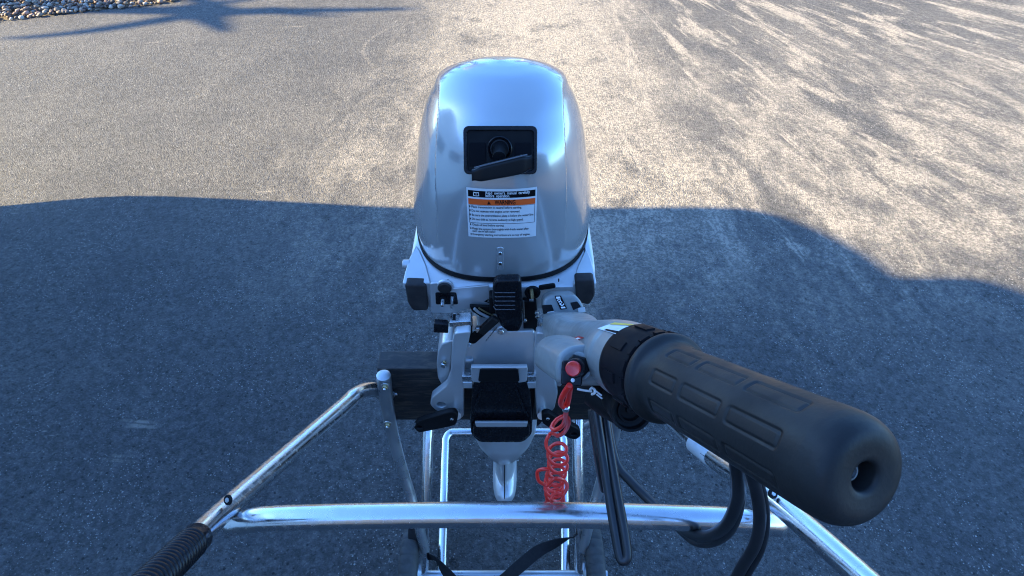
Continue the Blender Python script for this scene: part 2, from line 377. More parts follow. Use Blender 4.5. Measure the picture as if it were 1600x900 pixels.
M['earth'] = mat('dry_soil_and_lawn', (.10, .08, .055), .95, var=.4, vscale=1.5, bump=.02, bscale=20)
g = pyobj('ground', [(-400, -400, -.01), (400, -400, -.01), (400, 400, -.01), (-400, 400, -.01)], [(0, 1, 2, 3)], M['earth'])
tag(g, kind='structure')
edge = [(-7.5, 3.0), (-5.2, 3.55), (-4.2, 3.9), (-3.3, 4.187), (-2.95, 4.32), (-2.42, 4.49), (-2.2, 4.64), (-1.6, 5.0), (-.8, 5.3), (.3, 5.6), (1.6, 5.9), (2.3, 7.5), (2.6, 10), (2.7, 18)]
ep = [(p.x, p.y) for p in catmull([(a, b, 0) for a, b in edge], 5)]
poly = [(-30, -14), (30, -14), (30, 18)] + ep[::-1] + [(-30, 3.0)]
d = pyobj('asphalt_driveway', [(x, y, -.004) for x, y in poly], [tuple(range(len(poly)))], M['asphalt'], smooth=False)
tag(d, kind='structure')

# river stones along the drive's far edge: too many to count
def gravel():
    rnd = random.Random(3); V = []; Fc = []; col = []
    t = (1 + 5 ** .5) / 2
    ico = [Vector(p).normalized() for p in ((-1, t, 0), (1, t, 0), (-1, -t, 0), (1, -t, 0), (0, -1, t), (0, 1, t), (0, -1, -t), (0, 1, -t), (t, 0, -1), (t, 0, 1), (-t, 0, -1), (-t, 0, 1))]
    fi = [(0, 11, 5), (0, 5, 1), (0, 1, 7), (0, 7, 10), (0, 10, 11), (1, 5, 9), (5, 11, 4), (11, 10, 2), (10, 7, 6), (7, 1, 8), (3, 9, 4), (3, 4, 2), (3, 2, 6), (3, 6, 8), (3, 8, 9), (4, 9, 5), (2, 4, 11), (6, 2, 10), (8, 6, 7), (9, 8, 1)]
    pal = [(.50, .44, .37), (.30, .23, .17), (.22, .12, .09), (.60, .55, .48), (.10, .09, .09), (.36, .26, .17), (.38, .25, .20), (.16, .13, .11)]
    def ey(x):
        for (a, b), (c, e) in zip(ep, ep[1:]):
            if a <= x <= c: return b + (e - b) * (x - a) / max(c - a, 1e-6)
        return 99
    cnt = 0
    while cnt < 17000:
        x = rnd.uniform(-6.5, 1.4); y = ey(x) - .02 + abs(rnd.gauss(0, .9)) * 1.0
        if y > 7.5: continue
        s = rnd.uniform(.006, .018) * (1.25 if rnd.random() < .15 else 1)
        z = rnd.uniform(-.005, .03) * min(1, (y - ey(x) + .05) / .15) + s * .3
        rot = Matrix.Rotation(rnd.uniform(0, 6.3), 3, 'Z') @ Matrix.Rotation(rnd.uniform(-.5, .5), 3, 'X')
        sx, sy, sz = s * rnd.uniform(.9, 1.5), s, s * rnd.uniform(.5, .8)
        b0 = len(V); c = rnd.choice(pal); k = rnd.uniform(.28, .75)
        for p in ico:
            q = Vector((p.x * sx, p.y * sy, p.z * sz)) * rnd.uniform(.85, 1.12); V.append(rot @ q + Vector((x, y, z)))
        for f3 in fi: Fc.append(tuple(b0 + i for i in f3)); col.append(tuple(ch * k for ch in c))
        cnt += 1
    me = bpy.data.meshes.new('gravel_bed'); me.from_pydata([tuple(p) for p in V], [], Fc); me.update()
    at = me.color_attributes.new('stone', 'FLOAT_COLOR', 'CORNER')
    flat = []
    for c in col: flat += [*c, 1.] * 3
    at.data.foreach_set('color', flat)
    m = mat('river_stone', (.4, .35, .3), .7); nn = m.node_tree.nodes; a = nn.new('ShaderNodeAttribute'); a.attribute_name = 'stone'
    m.node_tree.links.new(a.outputs['Color'], nn['Principled BSDF'].inputs['Base Color'])
    o = link('gravel_bed', me, m, smooth=True, sharp=0); return tag(o, 'tan and brown river stones along the far left edge of the asphalt', 'gravel', kind='stuff')
gravel()

# ------------------------------------------------------------------ the outboard motor
X0 = -.017
motor = thing('outboard_motor', 'silver outboard motor with black pull start handle and tiller, clamped to the cart board', 'outboard motor', (X0, .80, .50))
def mp_(*a, **k): pass

# cowl: rings between a front and a back profile
FP = [(.790, .838), (.790, .87), (.791, .90), (.795, .96), (.803, 1.01), (.816, 1.052), (.838, 1.085), (.864, 1.109), (.905, 1.1265), (.937, 1.1308), (.968, 1.1312)]
BP = [(1.200, .838), (1.208, .87), (1.215, .89), (1.21, .93), (1.195, .965), (1.18, .998), (1.155, 1.03), (1.11, 1.068), (1.05, 1.10), (1.008, 1.1205), (.970, 1.1308)]
WP = [.1575, .160, .1615, .158, .1515, .143, .131, .113, .083, .048, .002]
NP = [2.7, 2.7, 2.7, 2.6, 2.5, 2.4, 2.25, 2.15, 2.1, 2.05, 2.0]
def cr(tab, t):
    n = len(tab) - 1; x = min(max(t, 0), .99999) * n; i = int(x); u = x - i
    g = lambda j: tab[min(max(j, 0), n)]
    def f(a, b, c, d): return .5 * (2 * b + (c - a) * u + (2 * a - 5 * b + 4 * c - d) * u * u + (3 * b - a - 3 * c + d) * u ** 3)
    a, b, c, d = g(i - 1), g(i), g(i + 1), g(i + 2)
    if i == 0: a = tuple(2 * p - q for p, q in zip(b, c)) if isinstance(b, tuple) else 2 * b - c
    if i == n - 1: d = tuple(2 * q - p for p, q in zip(b, c)) if isinstance(b, tuple) else 2 * c - b
    return tuple(f(*q) for q in zip(a, b, c, d)) if isinstance(b, tuple) else f(a, b, c, d)
def sst(a, b, x):
    x = min(max((x - a) / (b - a), 0), 1); return x * x * (3 - 2 * x)
def cowl_pt(th, t, off=0.):
    (fy, fz), (by, bz), w, n = cr(FP, t), cr(BP, t), cr(WP, t), cr(NP, t)
    w = max(w, .0005)
    ax = Vector((0, (by - fy) / 2, (bz - fz) / 2)); c = Vector((X0, (fy + by) / 2, (fz + bz) / 2))
    cs, sn = math.cos(th), math.sin(th)
    ex = math.copysign(abs(cs) ** (2 / n), cs); ey = math.copysign(abs(sn) ** (2 / n), sn)
    x = w * ex
    # the wide centre panel stands proud of the two shoulders
    xp = .103 - .008 * sst(.27, .68, t)
    k = sst(xp, xp + .0045, abs(x)) * sst(.11, .38, t) * (1 - sst(.66, .76, t))
    x -= math.copysign(k * .0055, x)
    p = c + Vector((x, 0, 0)) + ax * ey
    inward = Vector((-ex, 0, 0)) + Vector((0, -ax.normalized().y * ey, -.4))
    p += inward.normalized() * k * .0035
    return p
def cowl():
    NU, NV = 300, 110; v = []; f = []
    for j in range(NV + 1):
        t = (j / NV); t = t if t < .98 else t
        for i in range(NU):
            a = 2 * math.pi * (i + .5) / NU
            v.append(cowl_pt(a, t))
    for j in range(NV):
        for i in range(NU):
            a = j * NU + i; b = j * NU + (i + 1) % NU; f.append((a, b, b + NU, a + NU))
    f.append(tuple(NV * NU + i for i in range(NU)))
    return pyobj('cowl', v, f, M['cowl'], motor, sharp=0)
cowl_o = cowl()
def front_pt(x, z, off=0.):
    """the point of the cowl's front face at (x, z), lifted off it by 'off'"""
    lo, hi = 0., .9
    def at(t):
        w, n = cr(WP, t), cr(NP, t); e = min(abs(x - X0) / w, .999)
        (fy, fz), (by, bz) = cr(FP, t), cr(BP, t); s = -(1 - e ** n) ** (1 / n)
        return ((fy + by) / 2 + (by - fy) / 2 * s, (fz + bz) / 2 + (bz - fz) / 2 * s)
    for _ in range(34):
        mid = (lo + hi) / 2
        if at(mid)[1] < z: lo = mid
        else: hi = mid
    y, zz = at(lo); y2, z2 = at(lo + .01)
    tz = Vector((0, y2 - y, z2 - zz)).normalized(); nrm = Vector((0, -tz.z, tz.y))
    return Vector((x, y, z)) + nrm * off
# black rubber seam round the cowl's foot
def ring_band(name, t_or_z, z0, z1, grow, m, n=2.7, w=.1575, y0=.790, y1=1.200):
    secs = []
    yc, hl = (y0 + y1) / 2, (y1 - y0) / 2
    for z, g_ in ((z0, grow - .003), (z0 + .001, grow), (z1 - .001, grow), (z1, grow - .003)):
        secs.append([Vector((p.x, p.y, z)) for p in superell((X0, yc, z), (1, 0, 0), (0, 1, 0), w + g_, hl + g_, n, 140)])
    return loft(name, secs, m, motor)
ring_band('seam_gasket', 0, .828, .8385, .0018, M['matt'])

# lower pan under the seam: lip, then the boxy tray with its ledge corners
pan = loft('engine_pan', [[Vector((p.x, p.y, z)) for p in superell((X0, (y0 + 1.20) / 2, z), (1, 0, 0), (0, 1, 0), w, (1.20 - y0) / 2, n, 160)]
    for (z, w, y0, n) in ((.700, .060, .83, 3), (.742, .075, .812, 4), (.752, .118, .80, 7), (.760, .140, .792, 9), (.770, .156, .786, 10), (.815, .162, .783, 10), (.8205, .161, .784, 10), (.8235, .158, .787, 9), (.8245, .1555, .790, 5), (.8265, .1545, .793, 3), (.829, .152, .795, 2.7))], M['cast'], motor, sharp=30)
# ledge wings beside the seam
for s in (-1, 1):
    wd = .1655 if s < 0 else .158
    pts = [(X0 + s * .118, .7845), (X0 + s * wd, .7845), (X0 + s * (wd - .001), .815), (X0 + s * (wd - .004), .850), (X0 + s * (wd - .012), .885), (X0 + s * .145, .87), (X0 + s * .13, .83)]
    if s < 0: pts = pts[::-1]
    fr = Matrix(((1, 0, 0, 0), (0, 1, 0, 0), (0, 0, 1, .8295), (0, 0, 0, 1)))
    plate_on('pan_ledge', pts, fr, .014, M['cast'], motor, .004, .002, seg=3)
    o = plate('bumper', [(-0.1781, 0.8308), (-0.1422, 0.8294), (-0.1444, 0.7693), (-0.1708, 0.7693), (-0.1776, 0.7878)] if s < 0 else [(0.1032, 0.8409), (0.1347, 0.8423), (0.14, 0.8059), (0.1322, 0.7832), (0.1099, 0.7893)], .779, .02, M['bare'], motor, .006, .0035, seg=3)
disc('knob', (-0.1776, 0.8398, 0.823), (-1, 0, 0), .0085, .012, M['cast'], motor, .002)
# front of the pan: parting step, round plug, recess with bolt and pin
plate('access_panel', [(-0.1359, 0.8314), (-0.1167, 0.8328), (-0.1071, 0.8183), (-0.0383, 0.8271), (-0.0375, 0.7699), (-0.0861, 0.7699), (-0.0954, 0.7621), (-0.1397, 0.7621)], .7815, .004, M['cast'], motor, .004, .0012)
disc('rubber_plug', (-0.1119, 0.781, 0.8246), (0, -1, 0), .0118, .006, M['rubber'], motor, .002)
disc('plug_collar', (-0.1108, 0.782, 0.8266), (0, -1, 0), .0138, .004, M['cast'], motor, .001)
plate('recess', [(-0.129, 0.8116), (-0.0935, 0.8116), (-0.0919, 0.783), (-0.1302, 0.783)], .7808, .003, M['black'], motor, .004, .0008)
disc('bolt_head', (-0.1158, 0.78, 0.799), (0, -1, 0), .0062, .006, M['matt'], motor, .001)
disc('bolt', (-0.1164, 0.774, 0.8002), (-.05, -1, -.2), .0032, .012, M['zinc'], motor, .0008)
plate('pin', [(-0.1033, 0.8048), (-0.0985, 0.8048), (-0.1008, 0.776), (-0.1052, 0.776)], .777, .003, M['zinc'], motor, .0008, .0005)
# small engraved diamond mark
dz = (-0.0403, 0.7805, 0.7909)
me = curve_mesh('mark', [[(-.007, 0), (0, .005), (.007, 0), (0, -.0035)], [(-.003, 0), (0, .0028), (.003, 0), (0, -.001)]], .0004, .0, Matrix(((1, 0, 0, dz[0]), (0, 0, -1, dz[1]), (0, 1, 0, dz[2]), (0, 0, 0, 1))))
link('mark', me, M['ink'], motor)
for px in ((-0.106, 0.783, 0.8358), (0.0773, 0.783, 0.8372)):
    plate('pan_tick', rect(px[0], px[2], .002, .006), .7825, .002, M['ink'], motor, .0005, .0003)

# mid housing behind the bracket, exhaust casing, leg and gear case
def sec(z, hw, y0, y1, n=2.6): return [Vector((p.x, p.y, z)) for p in superell((X0, (y0 + y1) / 2, z), (1, 0, 0), (0, 1, 0), hw, (y1 - y0) / 2, n, 64)]
loft('midsection', [sec(.74, .055, .84, 1.0), sec(.62, .060, .82, .98), sec(.52, .068, .79, .97), sec(.42, .072, .765, .96), sec(.37, .0725, .755, .955), sec(.345, .066, .757, .95), sec(.31, .046, .765, .93), sec(.285, .030, .775, .92)], M['cast'], motor)
leg = []
for z, hw, y0, y1 in ((.30, .026, .772, .925), (.27, .0235, .770, .93), (.24, .022, .768, .93), (.205, .0245, .764, .93), (.16, .016, .80, .92), (.10, .004, .85, .92), (.06, .002, .89, .92)):
    leg.append([Vector((p.x, p.y, z)) for p in superell((X0, (y0 + y1) / 2, z), (1, 0, 0), (0, 1, 0), hw, (y1 - y0) / 2, 2., 48)])
loft('lower_leg', leg, M['cast'], motor)
lathe('gear_case', [(.0005, 0), (.010, .003), (.0175, .010), (.0232, .022), (.0268, .040), (.0282, .065), (.0282, .15), (.024, .19), (.018, .20)], (X0, .735, .187), (0, 1, 0), M['cast'], motor, 48, 60)
tube('casting_seam', [(X0, .7662, .30), (X0, .7645, .25), (X0, .7565, .222), (X0, .745, .205), (X0, .7345, .188)], .0011, M['matt'], motor, 8, 6)
box('cavitation_plate', (X0 - .06, .84, .268), (X0 + .06, 1.02, .274), M['cast'], motor, .002)
for k in range(3):
    a = k * 2.094 + .3; v = []; f = []
    for i in range(7):
        r_ = .016 + .085 * i / 6; wd = .035 * math.sin(math.pi * (.15 + .75 * i / 6)); tw = 1.0 - .5 * i / 6
        for s in (-1, 1):
            for q in (-1, 1):
                u = s * wd; yy = .96 + u * math.sin(tw) + q * .0015; tt = a + u * math.cos(tw) / r_ * .8
                v.append((X0 + r_ * math.cos(tt), yy, .187 + r_ * math.sin(tt)))
    for i in range(6):
        b_ = i * 4; f += [(b_, b_ + 4, b_ + 6, b_ + 2), (b_ + 1, b_ + 3, b_ + 7, b_ + 5), (b_, b_ + 1, b_ + 5, b_ + 4), (b_ + 2, b_ + 6, b_ + 7, b_ + 3)]
    f += [(0, 2, 3, 1), (24, 25, 27, 26)]
    pyobj('propeller_blade', v, f, M['matt'], motor)

# swivel plate between the clamp arms, pushed forward at its foot
def tilted(y0, z0, y1, z1): return frame((0, y0, z0), (1, 0, 0), (0, y1 - y0, z1 - z0))   # local origin at the lower edge
sw = [(-0.0825, 0.765, 0.736), (0.0401, 0.765, 0.736), (0.0415, 0.722, 0.6358), (-0.0875, 0.722, 0.6358)]
def quad_plate(name, q, thick, m, rad, bev, parent, holes=(), seg=2):
    o = Vector(q[3]); x = (Vector(q[2]) - o).normalized(); y = Vector(q[0]) - o; fr = frame(o, x, y); inv = fr.inverted()
    pts = [tuple((inv @ Vector(p)).xy) for p in (q[3], q[2], q[1], q[0])]
    return plate_on(name, pts, fr, thick, m, parent, rad, bev, holes, seg), fr
quad_plate('swivel_bracket', sw, .07, M['cast'], .008, .004, motor, seg=3)
# clamp arms with cheek plates
for s, arm, chk in ((-1, [(-0.0938, 0.7848), (-0.0665, 0.7894), (-0.0792, 0.7229), (-0.0849, 0.6539), (-0.0898, 0.5588), (-0.1002, 0.5425), (-0.1197, 0.5588), (-0.1411, 0.5747), (-0.1503, 0.5923), (-0.1461, 0.6134), (-0.1158, 0.6485), (-0.1069, 0.6805), (-0.0999, 0.7553)], [(-0.1204, 0.7329), (-0.1001, 0.7426), (-0.1053, 0.6962), (-0.1104, 0.6524), (-0.1185, 0.6175), (-0.127, 0.6137), (-0.1344, 0.6397), (-0.1335, 0.6789), (-0.1286, 0.7131)]),
                    (1, [(0.0396, 0.7864), (0.0626, 0.7833), (0.0716, 0.7229), (0.077, 0.6539), (0.0828, 0.6265), (0.0781, 0.5787), (0.06, 0.5548), (0.0455, 0.5588), (0.0396, 0.6539), (0.0369, 0.7229)], [(0.0677, 0.7361), (0.086, 0.7214), (0.0962, 0.6789), (0.0973, 0.6397), (0.0894, 0.6137), (0.0798, 0.6175), (0.0755, 0.6613)])):
    hl = [[-0.1303 + .0085 * math.cos(a / 3), 0.5923 + .0078 * math.sin(a / 3)] for a in range(19)] if s < 0 else None
    plate('clamp_arm', arm, .712, .017, M['cast'], motor, .006, .0025, holes=[hl] if hl else (), seg=3)
    plate('clamp_cheek', chk, .736, .05, M['cast'], motor, .006, .003, seg=3)
    ox = .5 * (arm[0][0] + arm[1][0])
    # the hook over the board's top, down the far side
    box('clamp_hook', (ox - .013, .735, .664), (ox + .013, .83, .690), M['cast'], motor, .006)
disc('cheek_bolt', (-0.1193, 0.732, 0.6842), (-.35, -1, .1), .006, .006, M['zinc'], motor, .001, 6)
disc('cheek_bolt', (-0.1162, 0.722, 0.7012), (-.35, -1, .1), .0035, .003, M['brass'], motor, .001)
# clamp screws and their paddle handles
for s, stem, hub, pts, slot in ((-1, [(-0.1091, 0.735, 0.5614), (-0.0997, 0.69, 0.5894)], (-0.1085, 0.683, 0.5895), [(-0.0964, 0.5992), (-0.1015, 0.5717), (-0.1172, 0.5637), (-0.1718, 0.5454), (-0.179, 0.5556), (-0.1744, 0.5777), (-0.1643, 0.5855), (-0.1141, 0.6087), (-0.1026, 0.6107)], (-0.17, 0.683, 0.5637)),
                                (1, [(0.0594, 0.735, 0.5614), (0.0533, 0.69, 0.5894)], (0.0646, 0.683, 0.5914), [(0.0527, 0.603), (0.0639, 0.6087), (0.0782, 0.5953), (0.1237, 0.5556), (0.1287, 0.5351), (0.12, 0.5225), (0.1078, 0.5267), (0.0656, 0.5637), (0.0547, 0.5757)], (0.1152, 0.683, 0.5413))):
    tube('clamp_screw', [stem[0], tuple((Vector(stem[0]) + Vector(stem[1])) / 2), stem[1]], .0075, M['dull'], motor, 24, 3)
    sx, sz = slot[0], slot[2]
    plate('clamp_handle', pts, .683, .012, M['matt'], motor, .006, .0028, holes=[circ(sx, sz, .0062, 16, .8)], seg=3)
    disc('rivet', (hub[0], .6835, hub[2]), (0, -1, 0), .0034, .0025, M['zinc'], motor, .0008)
    disc('rivet_hole', (hub[0], .6815, hub[2]), (0, -1, 0), .0013, .0012, M['ink'], motor, .0002)

# black tilt lever with its slot, silver top corners
def xz(p): return (p[0], p[2])
tl = [(-0.0599, 0.702, 0.7046), (0.0218, 0.702, 0.7046), (0.0317, 0.702, 0.6449), (0.0382, 0.702, 0.5526), (0.0379, 0.702, 0.5111), (0.0223, 0.702, 0.4852), (-0.0645, 0.702, 0.4852), (-0.0782, 0.702, 0.5111), (-0.0783, 0.702, 0.5627), (-0.0701, 0.702, 0.6449)]
slot_ = [(-0.0728, 0.702, 0.5537), (0.031, 0.702, 0.5537), (0.0289, 0.702, 0.5383), (-0.071, 0.702, 0.5383)]
plate('tilt_lever', [xz(p) for p in tl][::-1], .702, .016, M['black'], motor, .010, .004, holes=[fillet([xz(p) for p in slot_], .002, 3)], seg=4)
plate('tilt_lever_rim', [(-0.0734, 0.5268), (-0.0596, 0.5077), (0.0194, 0.5077), (0.0337, 0.5268), (0.033, 0.5617), (-0.0707, 0.5617)] , .690, .012, M['black'], motor, .006, .0035, holes=[fillet([(-0.0649, 0.5597), (0.0271, 0.5597), (0.0249, 0.5536), (-0.0628, 0.5536)], .001, 3)], seg=3)
plate('tilt_lever_head', [(-0.0583, 0.6818), (0.0132, 0.6818), (0.0097, 0.7159), (-0.0538, 0.7159)], .694, .006, M['matt'], motor, .004, .002)
for a in ([(-0.0703, 0.7128), (-0.053, 0.7128), (-0.0543, 0.6733), (-0.0697, 0.6768)], [(0.0097, 0.7128), (0.027, 0.7128), (0.0254, 0.6768), (0.01, 0.6733)]):
    plate('lever_corner', a, .698, .006, M['cast'], motor, .004, .002)
plate('lever_top_rail', [(-0.0689, 0.7185), (0.0258, 0.7185), (0.0259, 0.7127), (-0.0691, 0.7127)], .696, .008, M['cast'], motor, .002, .0015)
for a in ([(-0.0863, 0.6838), (-0.0686, 0.6838), (-0.0692, 0.6698), (-0.087, 0.6698)], [(0.0254, 0.6838), (0.042, 0.6838), (0.0424, 0.6698), (0.0257, 0.6698)]):
    plate('pivot_pin', a, .705, .01, M['zinc'], motor, .001, .001)
for a in ([(-0.0859, 0.6688), (-0.0691, 0.6688), (-0.0698, 0.6527), (-0.0867, 0.6527)], [(0.0234, 0.6688), (0.0413, 0.6688), (0.0417, 0.6527), (0.0236, 0.6527)]):
    plate('stop_tab', a, .703, .01, M['cast'], motor, .001, .001)
plate('lever_slot_plate', [(-0.0679, 0.5718), (0.0293, 0.5718), (0.0271, 0.5578), (-0.0661, 0.5578)], .6885, .004, M['cast'], motor, .001, .0006)
for a in ([(-0.0538, 0.7, 0.6583), (-0.0633, 0.7, 0.6142), (-0.0729, 0.7, 0.5755)], [(0.0067, 0.7, 0.6583), (0.0173, 0.7, 0.6142), (0.0282, 0.7, 0.5755)]):
    tube('lever_rib', a, .0022, M['black'], motor, 8, 4)
box('mount_block', (X0 - .055, .72, .53), (X0 + .058, .748, .64), M['matt'], motor, .004)

# shift linkage and steering stop above the swivel
box('steering_yoke', (-.062, .775, .705), (.03, .83, .765), M['cast'], motor, .008)
plate('link_slot', [(-0.0724, 0.7906), (-0.0347, 0.7875), (-0.0342, 0.758), (-0.0528, 0.7628), (-0.0676, 0.7768)], .770, .006, M['matt'], motor, .003, .001)
tube('link_arc', [(-0.0636, 0.765, 0.7895), (-0.0564, 0.765, 0.7803), (-0.0469, 0.765, 0.7726), (-0.0372, 0.765, 0.7663)], .0026, M['cast'], motor, 10, 5)
tube('link_arc', [(-0.0561, 0.766, 0.79), (-0.0477, 0.766, 0.7823), (-0.0392, 0.766, 0.7762), (-0.0306, 0.766, 0.7715)], .0014, M['brass'], motor, 10, 5)
def bar(name, a, b, w, th, m, y, parent=motor, cap=True):
    ax, az = a; bx, bz = b; dx, dz_ = bx - ax, bz - az; L = math.hypot(dx, dz_); ux, uz = dx / L, dz_ / L; nx, nz = -uz * w / 2, ux * w / 2
    pts = [(ax + nx, az + nz), (ax - nx, az - nz), (bx - nx, bz - nz), (bx + nx, bz + nz)]
    return plate(name, pts, y, th, m, parent, w * .45 if cap else .001, min(.0012, th * .3))
la, lb = [(-0.0731, 0.725), (-0.0256, 0.7853)]
bar('shift_link', la, lb, .017, .006, M['matt'], .745)
bar('shift_link', *[(-0.0532, 0.7521), (-0.0276, 0.7864)], .013, .004, M['rubber'], .741, cap=False)
disc('link_screw', (-0.0737, 0.744, 0.7237), (0, -1, 0), .0042, .003, M['zinc'], motor, .001)
tube('link_edge', [(-0.045, 0.741, 0.7344), (-0.0359, 0.741, 0.7505), (-0.0269, 0.741, 0.7663)], .0009, M['zinc'], motor, 8, 2)
for q in ((-0.0578, 0.752, 0.7562), (-0.0186, 0.752, 0.7515)):
    disc('hex_bolt', q, (0, -.9, .3), .0052, .010, M['zinc'], motor, .001, 6)
disc('bushing', (-0.0176, 0.756, 0.7488), (.2, -.9, .2), .0095, .006, M['cast'], motor, .002)
plate('lock_bar', [(-0.1047, 0.7792), (-0.0682, 0.7823), (-0.0666, 0.7715), (-0.1054, 0.7683)], .742, .022, M['zinc'], motor, .002, .001)
plate('lock_bar_cover', [(-0.1007, 0.7797), (-0.0749, 0.7812), (-0.0669, 0.7688), (-0.0677, 0.7499), (-0.0739, 0.7338), (-0.0781, 0.737), (-0.0746, 0.7641), (-0.1011, 0.7735)], .746, .016, M['matt'], motor, .002, .001)
plate('lock_knob', [(-0.1295, 0.7824), (-0.1095, 0.7808), (-0.1055, 0.7762), (-0.1078, 0.759), (-0.1324, 0.7606)], .736, .012, M['black'], motor, .002, .0015)
tube('spacer_tube', [(0.0484, 0.75, 0.7771), (0.0479, 0.75, 0.7583), (0.0474, 0.75, 0.7392)], .006, M['zinc'], motor, 16, 2)

# the big ribbed cowl latch and the bracket with its ring beside it
plate('latch_handle', [(-0.0308, 0.8516), (-0.0325, 0.8201), (-0.0278, 0.7873), (-0.0154, 0.7451), (0.0121, 0.7451), (0.0174, 0.7625), (0.0153, 0.8585), (0.0112, 0.8654), (-0.0254, 0.8641)], .752, .018, M['black'], motor, .005, .005, seg=4)
for i in range(5):
    zz = [0.8393, 0.8299, 0.8203, 0.8106, 0.8008][i]
    x0_, x1_ = -0.0298, 0.0052
    tube('latch_rib', [(x0_ - .001, .758, zz + .0012), (x0_ + .003, .7515, zz), (x0_ + .008, .7512, zz), (x1_, .7512, zz)], .0008, M['rib'], motor, 8, 4)
box('latch_base', (-.038, .765, .775), (.012, .80, .815), M['matt'], motor, .003)
plate('latch_bracket', [(0.0183, 0.8007), (0.041, 0.7977), (0.0459, 0.7351), (0.0407, 0.722), (0.0203, 0.7237)], .772, .010, M['matt'], motor, .003, .002)
tube('bracket_edge', [(0.0193, 0.77, 0.8026), (0.0201, 0.77, 0.7799), (0.021, 0.77, 0.7565)], .0013, M['dull'], motor, 8, 2)
lathe('starter_ring', [(.0075, 0), (.0125, 0), (.0135, .003), (.0125, .006), (.0085, .006), (.0075, .003)], (0.0342, 0.778, 0.8172), (0, -1, 0), M['matt'], motor, 30)
tube('ring_bolt', [(0.0316, 0.768, 0.831), (0.0327, 0.765, 0.8236), (0.0338, 0.762, 0.8163)], .0030, M['brass'], motor, 12, 2)
plate('bracket_clip', [(0.0288, 0.8095), (0.0362, 0.8095), (0.0363, 0.805), (0.0288, 0.805)], .766, .003, M['zinc'], motor, .0006, .0004)
bar('throttle_rod', *[(0.0444, 0.8277), (0.0717, 0.8335)], .010, .004, M['matt'], .773)
for q in [(0.0412, 0.765, 0.7818), (0.0425, 0.765, 0.7726), (0.0219, 0.765, 0.7632)]:
    disc('small_nut', q, (.1, -1, .1), .0035, .005, M['zinc'], motor, .0008, 6)
for q in [(0.0461, 0.712, 0.7425), (0.0534, 0.712, 0.7489), (0.0489, 0.712, 0.7553)]: disc('paint_fleck', (q[0], .7115, q[2]), (0, -1, 0), .0009, .0004, M['white'], motor, .0001, 8)

# ---- pull start: recessed plate, cup and the T handle
pc = (-0.019, 0.8759, 1.023)
def on_front(px_pts, off): return px_pts
zc_ = 1.060
s_ = front_pt(X0, zc_ - .03); s2 = front_pt(X0, zc_ + .03); fr_ = frame(front_pt(X0, zc_) , (1, 0, 0), s2 - s_)
nrm_ = (fr_ @ Vector((0, 0, 1))) - (fr_ @ Vector((0, 0, 0)))
start_plate = dict(w=.0515, h=.035)
def local(fr, o): return fr @ Matrix.Translation((0, 0, o))
hw_, hh_ = .0535, .0345
outer = fillet(rect(0, 0, hw_ * 2, hh_ * 2), .009, 6); inner = fillet(rect(0, -.001, hw_ * 2 - .010, hh_ * 2 - .011), .006, 6)
link('starter_plate', curve_mesh('starter_plate', [outer], .008, .0008, local(fr_, .0015), 2), M['matt'], motor)
link('starter_rim', curve_mesh('starter_rim', [outer, inner], .006, .0012, local(fr_, .0048), 3), M['black'], motor)
for s in (-1, 1): link('starter_panel', curve_mesh('starter_panel', [fillet(rect(s * .033, -.006, .024, .034), .002, 3)], .002, .0006, local(fr_, .0026), 2), M['ink'], motor)
oc = fr_ @ Vector((-.001, .002, .0014))
lathe('starter_cup', [(.0185, 0), (.0185, .004), (.0170, .0055), (.0150, .004), (.0135, .0015)], oc, nrm_, M['black'], motor, 40)
lathe('handle_neck', [(.0120, 0), (.0120, .006), (.0105, .014), (.010, .024), (.0095, .044)], oc, nrm_ + Vector((0, 0, -.28)), M['knob'], motor, 32)
ha = (-0.0523, 0.7442, 1.0695); hb = (0.0246, 0.7624, 1.0773)
hv = (Vector(hb) - Vector(ha)).normalized(); hn = Vector((0, -.75, .66)); hu = hn.cross(hv).normalized()
hs = []
L_ = (Vector(hb) - Vector(ha)).length
for i in range(21):
    u = i / 20; c_ = Vector(ha) + hv * L_ * (u * 1.06 - .03)
    e = min(1, (1 - abs(2 * u - 1) ** 9)); e = max(e, .72)
    hs.append(superell(c_ + Vector((0, 0, -.002)) , Vector((0, -.35, -.94)), Vector((0, -.94, .35)), (.0105 + .0030 * u) * e, (.0085) * e, 5., 48))
loft('pull_handle', hs, M['knob'], motor)
tube('handle_edge_highlight', [Vector(ha) + hv * L_ * u + Vector((0, -.0040, .0112 + .0028 * u)) for u in (.02, .3, .6, .95)], .0010, M['rib'], motor, 8, 4)  # paler strip along the upper edge, a highlight put into the colour
# hidden-fastener tab at the cowl's foot with its two rivets
tb = front_pt(X0 - .002, .872); tb2 = front_pt(X0 - .002, .90); ft = frame(tb, (1, 0, 0), tb2 - tb)
link('cowl_tab', curve_mesh('cowl_tab', [fillet(rect(0, .006, .0115, .048), .0055, 6)], .004, .001, local(ft, .0012), 2), M['cowl'], motor)
for yy in (.018, -.003):
    q = ft @ Vector((0, yy, .001)); qn = (local(ft, 1) @ Vector()) - (ft @ Vector())
    disc('rivet', q, qn, .0032, .0014, M['zinc'], motor, .0006, 16); disc('rivet_hole', q + qn * .0014, qn, .0013, .0004, M['ink'], motor, .0001, 10)

